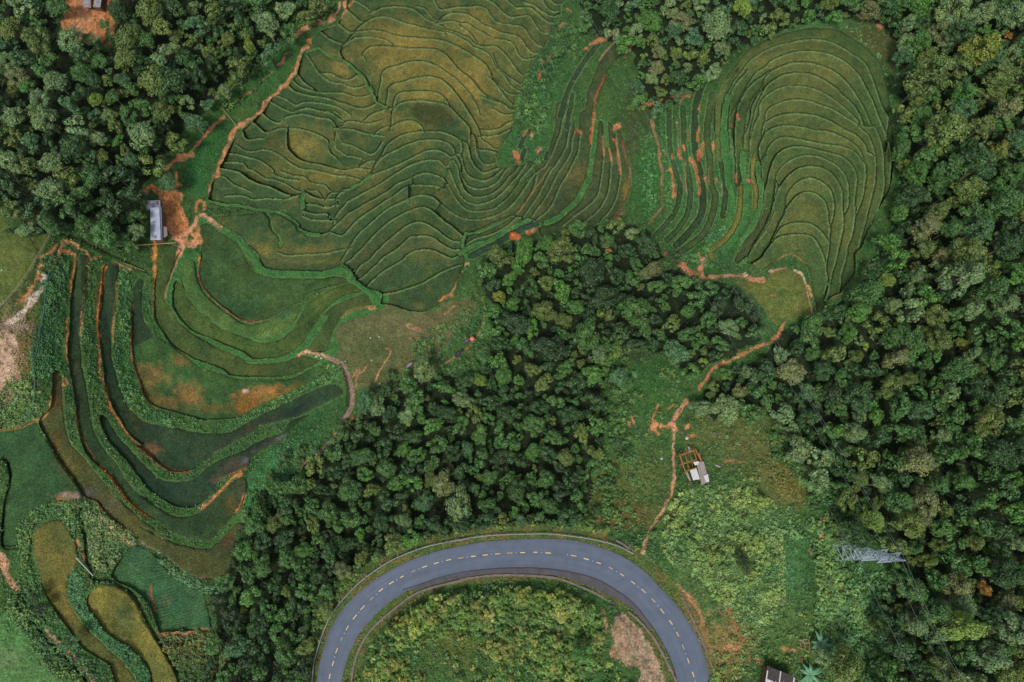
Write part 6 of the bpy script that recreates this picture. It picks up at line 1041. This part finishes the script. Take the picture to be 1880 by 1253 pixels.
def cable(src_n, tip, src_s, zn, zs, lab, r=0.025):
    A = at(*src_n, zn); T = pb+tip; B = at(*src_s, zs); P = []
    for a, b in ((A, T), (T, B)):
        for k in range(15+(b is B)):
            t_ = k/15; p = a.lerp(b, t_); p.z -= 4*t_*(1-t_)*1.2; P.append(p-T)
    mb = MB(); mb.tube(P, r, 5); o = mb.build("power_cable", CABLE, None, T); tag(o, lab, "power cable", "power cables slung over the valley")
cable((933, -100), tips[0]-Vector((0, 0, .9)), (1735, 1343), -20, 16, "thin power cable slung from the lower crossarm end over the scrub side")
cable((990, -100), tips[1]-Vector((0, 0, .9)), (1790, 1343), -19, 17, "thin power cable slung from the lower crossarm end facing the forest")
cable((1003, -100), tips[3]-Vector((0, 0, .9)), (1802, 1320), -15, 21, "thin power cable slung from the upper crossarm end facing the forest")
cable((1010, -100), Vector((0, 0, PH)), (1820, 1343), -11, 26, "thin power cable passing over the very top of the pylon")
# --- poles, fence, hoses
def rod(name, a, b, r, mat, lab, cat, ha=0.5, hb=0.5):
    A, B = gp(*a, ha), gp(*b, hb); o = (A+B)/2; m = MB(); m.tube([A-o, (B+A)/2-o+Vector((0, 0, -0.05)), B-o], r, 6); ob = m.build(name, mat, None, o); tag(ob, lab, cat); return ob
rod("bamboo_pole", (240, 454), (324, 447), 0.09, plain("peeled_pole", (214, 164, 110)), "long peeled pole laid across the cutting below the farmhouse", "pole", .9, .4)
rod("bamboo_pole", (408, 199), (436, 234), 0.07, BAMBOO, "bamboo pole barring the grass strip beside the orange track", "pole", .8, .8)
rod("bamboo_pole", (231, 485), (267, 499), 0.06, BAMBOO, "thin bamboo pole at the top of the blackish paddy's weedy bank", "pole", .5, .4)
rod("drain_pipe", (143.5, 1024), (174, 1057), 0.09, plain("white_plastic", (206, 206, 210)), "straight white pipe bridging the ditch below the olive paddy", "pipe", .7, .6)
rod("bamboo_pole", (96, 925), (151, 929), 0.05, plain("pink_pole", (190, 140, 110)), "thin pinkish pole spanning the ditch by the grey mud patch", "pole", .6, .6)
rod("bamboo_pole", (131, 57), (165, 18), 0.1, plain("pale_pole", (206, 160, 120)), "pale pole lying across the sunken orange yard", "pole", .3, .3)
rod("fallen_branch", (1768, 578), (1744, 578), 0.05, BARK, "bare grey branch poking out between crowns of the broad eastern forest", "branch", 7, 7)
fl_ = smooth(pts("F5: 575 285, 520 390, 460 500, 400 590, 330 720, 220 870, 110 1000, 0 1110, -80 1180"), False, 6); FP = [gp(x, y) for x, y in fl_]; o0 = FP[len(FP)//2]
fe = empty("wire_fence", o0); tag(fe, "low bamboo railed wire fence curving along the left edge pasture", "fence")
m = MB(); m.tube([p-o0+Vector((0, 0, 1.0)) for p in FP], 0.06, 5); m.build("top_rail", BAMBOO, fe); m = MB(); m.tube([p-o0+Vector((0, 0, .55)) for p in FP], 0.03, 5); m.build("wire", STEEL, fe)
for i in range(0, len(FP), 5):
    m = MB(); m.tube([FP[i]-o0-Vector((0, 0, .4)), FP[i]-o0+Vector((0, 0, 1.15))], 0.06, 6); m.build("post", BAMBOO, fe)
hs = smooth(pts("F5: 548 690, 540 760, 520 830, 505 1000, 495 1100, 475 1220, F6: 440 140, 400 300, 385 480, 392 700, 380 850, 360 980, 270 1065"), False, 6); HPp = [gp(x, y, .62 if y < 615 else .45 if y > 672 else 0.1) for x, y in hs]; o0 = HPp[20]
m = MB(); m.tube([p-o0 for p in HPp], 0.1, 6); ob = m.build("water_hose", plain("teal_plastic", (64, 116, 118), .4), None, o0); tag(ob, "long teal water hose snaking down beside the leafy left bank", "hose")
# --- small lying things
def litter(name, px, py, size, mat, lab, cat, rz=0.0, h=0.12, kind_='sheet'):
    p = gp(px, py); m = MB(); sx, sy = size; n_ = 5; vs = []; rr = random.Random(int(px*7+py)); 
    for j in range(n_):
        for i in range(n_):
            u, v = i/(n_-1)-.5, j/(n_-1)-.5; e = 1-0.35*(u*u+v*v)*2; hh = h*(0.4+math.cos(u*3)*math.cos(v*3)*.8)+rr.uniform(-.04, .04)
            vs.append((u*sx*e, v*sy*e, hh))
    b0 = len(vs); vs += [(x, y, z-max(0.05, h*.8)) for x, y, z in vs]
    fs = [(j*n_+i, j*n_+i+1, (j+1)*n_+i+1, (j+1)*n_+i) for j in range(n_-1) for i in range(n_-1)]; fs += [tuple(b0+k for k in f[::-1]) for f in fs]
    rim = [i for i in range(n_)]+[j*n_+n_-1 for j in range(1, n_)]+[(n_-1)*n_+i for i in range(n_-2, -1, -1)]+[j*n_ for j in range(n_-2, 0, -1)]
    fs += [(rim[(k+1) % len(rim)], rim[k], b0+rim[k], b0+rim[(k+1) % len(rim)]) for k in range(len(rim))]
    ob = mesh_obj(name, vs, fs, mat, None, p); ob.rotation_euler = (0, 0, rz); tag(ob, lab, cat); return ob
litter("feed_sack", 1261, 805, (0.9, 0.8), WHITEP, "plump white sack lying just above the roofless hut", "sack", .5, .35)
litter("plastic_sheet", 1214.5, 842.5, (0.6, 0.6), WHITEP, "scrap of white plastic on the far side of the footpath from the hut", "plastic sheet", .2, .2)
litter("metal_sheet", 1318, 856, (1.9, 0.6), plain("bent_sheet", (160, 150, 150)), "bent grey metal sheet dropped in the grass past the hut", "metal sheet", -.35, .3)
litter("boulder", 1311.5, 795, (1.0, .8), STONE, "rounded boulder at the edge of the scrub above the hut", "boulder", .2, .6)
litter("boulder", 1252, 794, (1.1, .8), STONE, "flat grey boulder beside the dirt path where it nears the hut", "boulder", .2, .3)
litter("straw_mat", 72, 720.5, (1.1, .7), plain("tan_mat", (170, 148, 100)), "tan mat spread by the teal hose on the left bank", "mat", .1, .25)
for i, (x, y) in enumerate([(593.5, 652.5), (581, 655), (590, 658)]): litter("stone_block", x, y, (.75, .5), plain("pale_block", (216, 196, 184)), ["pale stone block on the orange earth, touching the concrete path's start", "pale stone block farthest from the path, in the orange earth", "pale stone block in the middle of three beside the path's start"][i], "stone", .4*i, .3)
for x, y, l in [(680, 621, "white rag closest to the paddy rim on the worn pasture"), (696, 619, "white rag nearer the middle of the worn pasture"), (682, 662, "white rag by the faint track of the worn pasture"), (634, 664, "white rag beside the bend of the concrete path"), (578, 17, "white rag on the grass above the orange track"), (581.5, 28, "white rag closest to the orange track's bend"), (1241.5, 225.5, "white rag on a grassy bank among the narrow rice strips"), (3, 497, "pale rag out in the left edge pasture"), (697, 705, "white rag on the tip of the short orange trail in the pasture"), (1371, 505, "white rag where the orange path meets the rounded pasture")]:
    litter("rag", x, y, (.42, .36), WHITEP, l, "rag", x, .14)
litter("clay_jar", 1471.3, 1210, (.8, 1.0), plain("clay", (150, 100, 62)), "brown clay jar lying between the banana plants and the striped roof", "jar", .2, .55)
bf = gp(1477, 1186); fr = empty("pole_frame", bf); tag(fr, "small collapsed frame of pale poles next to the upper banana plant", "frame")
def r4(x, y, h): return at(1380+x/10.19, 1130+y/10.19, bf.z+h)-bf
for a, b, c, d, h in [(870,470,1050,450,.9),(1050,450,1085,520,.9),(940,520,1085,520,.8),(1085,520,1085,620,.8),(850,590,1000,650,.6),(1000,650,1070,700,.6),(1070,700,1085,560,.7),(900,500,930,600,.5),(990,520,1000,650,.5)]:
    m = MB(); m.tube([r4(a, b, h), r4(c, d, h+.1)], .055, 5); m.build("pole", BAMBOO, fr)
m = MB(); m.box(r4(945, 480, .7), (.9, .35, .05), -.2); m.build("panel", plain("grey_panel", (120, 116, 112)), fr)
# --- banana plants
def banana(px, py, seed, lab, R=2.1):
    zg = float(zat(px, py)); p = at(px, py, zg+2.0); p.z = zg; e = empty("banana_plant", p); tag(e, lab, "banana plant", "banana plants below the scrub"); rr = random.Random(seed)
    m = MB(); m.tube([(0, 0, -.3), (0, 0, 1.0), (.05, 0, 1.9)], [.17, .14, .08], 8); m.build("stem", plain("banana_stem", (110, 120, 70)), e)
    lm = leafg[0]
    for k in range(9):
        a = 2*math.pi*k/9+rr.uniform(-.25, .25); L = R*rr.uniform(.75, 1.1); w = .34*rr.uniform(.8, 1.15); n_ = 8; vs = []; fs = []
        for i in range(n_+1):
            t_ = i/n_; r_ = L*t_; z = 1.8+1.0*math.sin(t_*2.2)*.6-0.9*t_*t_; ww = w*math.sin(math.pi*min(1, .12+.88*t_))**.6 if i < n_ else 0.02
            c = Vector((math.cos(a)*r_, math.sin(a)*r_, z)); s_ = Vector((-math.sin(a), math.cos(a), 0))*ww
            vs += [c-s_-Vector((0, 0, .12*ww/w)), c+Vector((0, 0, .03)), c+s_-Vector((0, 0, .12*ww/w))]
            if i: b0 = 3*(i-1); fs += [(b0, b0+3, b0+4, b0+1), (b0+1, b0+4, b0+5, b0+2)]
        lf = mesh_obj("leaf", vs, fs, lm, e); sol = lf.modifiers.new("s", 'SOLIDIFY'); sol.thickness = 0.02
leafg = [plain("banana_leaf", (92, 140, 104), .5, 0, 1.3, .25, 1.5)]
banana(1508, 1183, 1, "banana plant with long blue-green leaves next to the collapsed pole frame", 2.5); banana(1489, 1239, 2, "banana plant with star spread leaves beside the striped roof house", 2.5)
banana(1023, 96, 3, "pale banana-like clump in the bushy gully by the cables", 1.5)
# --- person, umbrella, buffalo
def skin_body(name, V, E, R, mat, parent, loc, sub=2, root=0):
    me = bpy.data.meshes.new(name); me.from_pydata(V, E, []); me.materials.append(mat); o = bpy.data.objects.new(name, me); col.objects.link(o); o.parent = parent; o.location = loc
    sk = o.modifiers.new("skin", 'SKIN'); sk.use_smooth_shade = True
    for i, r_ in enumerate(R): me.skin_vertices[0].data[i].radius = r_ if isinstance(r_, tuple) else (r_, r_)
    me.skin_vertices[0].data[root].use_root = True
    sb = o.modifiers.new("sub", 'SUBSURF'); sb.levels = sub; sb.render_levels = sub; return o
pp = gp(867.5, 626); pe = empty("person", pp, 0.9); tag(pe, "person in dark clothes walking the footpath under a pink umbrella", "person")
SKIN = plain("skin", (190, 140, 110)); CLO = plain("dark_clothes", (50, 48, 62)); HAIR = plain("hair", (24, 20, 20))
Vp = [(0,0,.92),(0,.01,1.1),(0,.02,1.32),(0,.03,1.45),(.17,.02,1.38),(.24,.06,1.14),(.14,.24,1.12),(-.17,.02,1.38),(-.24,0,1.12),(-.25,.08,.9),(.09,0,.88),(.1,.1,.5),(.1,.02,.1),(.1,.14,.04),(-.09,0,.88),(-.1,-.04,.5),(-.1,-.2,.12),(-.1,-.08,.05)]
Ep = [(0,1),(1,2),(2,3),(2,4),(4,5),(5,6),(2,7),(7,8),(8,9),(0,10),(10,11),(11,12),(12,13),(0,14),(14,15),(15,16),(16,17)]
Rp = [(.15,.11),(.13,.1),(.16,.1),.055,.06,.045,.035,.06,.045,.035,.09,.065,.045,.04,.09,.065,.045,.04]
body = skin_body("body", Vp, Ep, Rp, CLO, pe, (0, 0, 0))
skin_body("head", [(0,.03,1.46),(0,.04,1.55),(0,.05,1.64)], [(0,1),(1,2)], [.05,.085,.09], SKIN, pe, (0,0,0))
skin_body("hair", [(0,.0,1.58),(0,.02,1.68)], [(0,1)], [.09,.085], HAIR, pe, (0,0,0))
for sx, hx_ in ((.14, .24), (-.25, .08)):
    z = 1.12 if sx > 0 else .86; Vh = [(sx, hx_, z)]; Eh = []; Rh = [.032]
    for k in range(5):
        a = -.6+k*.3; i = len(Vh); Vh += [(sx+.03*math.sin(a), hx_+.04*math.cos(a), z-.02), (sx+.045*math.sin(a), hx_+.06*math.cos(a), z-.05-.008*(k % 3))]; Eh += [(0, i), (i, i+1)]; Rh += [.011, .009]
    skin_body("hand", Vh, Eh, Rh, SKIN, pe, (0, 0, 0), 1)
uz = Vector((pp.x, pp.y, pp.z)); um = empty("umbrella", uz+Vector((0, .1, 1.1))); tag(um, "round pink umbrella held over the walker on the footpath", "umbrella")
vs = [(0, 0, .98)]; fs = []; NU = 24
for j, (r_, z) in enumerate([(.2, .95), (.4, .86), (.56, .72)]):
    for k in range(NU): a = 2*math.pi*k/NU; rr_ = r_*(1 if k % 3 == 0 else .97); vs.append((rr_*math.cos(a), rr_*math.sin(a), z))
for k in range(NU): fs.append((0, 1+k, 1+(k+1) % NU))
for j in range(2):
    for k in range(NU): a = 1+j*NU; fs.append((a+k, a+NU+k, a+NU+(k+1) % NU, a+(k+1) % NU))
cn = mesh_obj("canopy", vs, fs, plain("pink_cloth", (226, 122, 106), .6, 0, 1.1, .12, 2), um); sd_ = cn.modifiers.new("s", 'SOLIDIFY'); sd_.thickness = .01
m = MB(); m.tube([(0, 0, -.05), (0, 0, 1.05)], .012, 6); m.build("shaft", STEEL, um)
def buffalo(px, py, rz, rgb, lab, graze=False, s=1.0):
    p = gp(px, py); e = empty("water_buffalo", p, rz); e.scale = (s, s, s); tag(e, lab, "buffalo", "water buffalo beside the worn pasture"); hz = .55 if graze else 1.15
    V = [(-.75,0,1.15),(-.3,0,1.1),(.25,0,1.12),(.65,0,1.18),(.95,0,1.0 if graze else 1.2),(1.2,0,hz),(1.45,0,hz-.18),
         (-.72,.22,.8),(-.82,.23,.45),(-.74,.23,.05),(-.72,-.22,.8),(-.78,-.23,.45),(-.7,-.23,.05),(.5,.22,.75),(.52,.22,.42),(.5,.22,.05),(.5,-.22,.75),(.6,-.22,.42),(.58,-.22,.05),(-.98,0,1.1),(-1.06,0,.6),(-1.04,.02,.35)]
    E = [(0,1),(1,2),(2,3),(3,4),(4,5),(5,6),(0,7),(7,8),(8,9),(0,10),(10,11),(11,12),(2,13),(13,14),(14,15),(2,16),(16,17),(17,18),(0,19),(19,20),(20,21)]
    R = [.33,.4,.42,.33,.2,.17,.1,.17,.09,.07,.17,.09,.07,.15,.08,.07,.15,.08,.07,.05,.025,.03]
    mt = plain("buffalo_hide", rgb, .7); skin_body("body", V, E, R, mt, e, (0, 0, 0), 2, 1)
    for s1 in (-1, 1):
        m = MB(); m.tube([(1.12, s1*.1, hz+.12), (1.02, s1*.42, hz+.16), (.78, s1*.52, hz+.22)], [.06, .045, .012], 6); m.build("horn", plain("horn", (60, 54, 50)), e)
        m = MB(); m.tube([(1.08, s1*.13, hz+.05), (1.02, s1*.33, hz-.02)], [.06, .03], 6); m.build("ear", mt, e)
buffalo(857, 628, math.radians(35), (92, 92, 100), "grey water buffalo walking just behind the pink umbrella", True)
buffalo(841.5, 651.5, math.radians(35), (62, 58, 64), "dark water buffalo standing on the footpath below the umbrella")
buffalo(753, 672, math.radians(40), (140, 132, 136), "pale grey water buffalo grazing in the open beside the silvery tree", True)
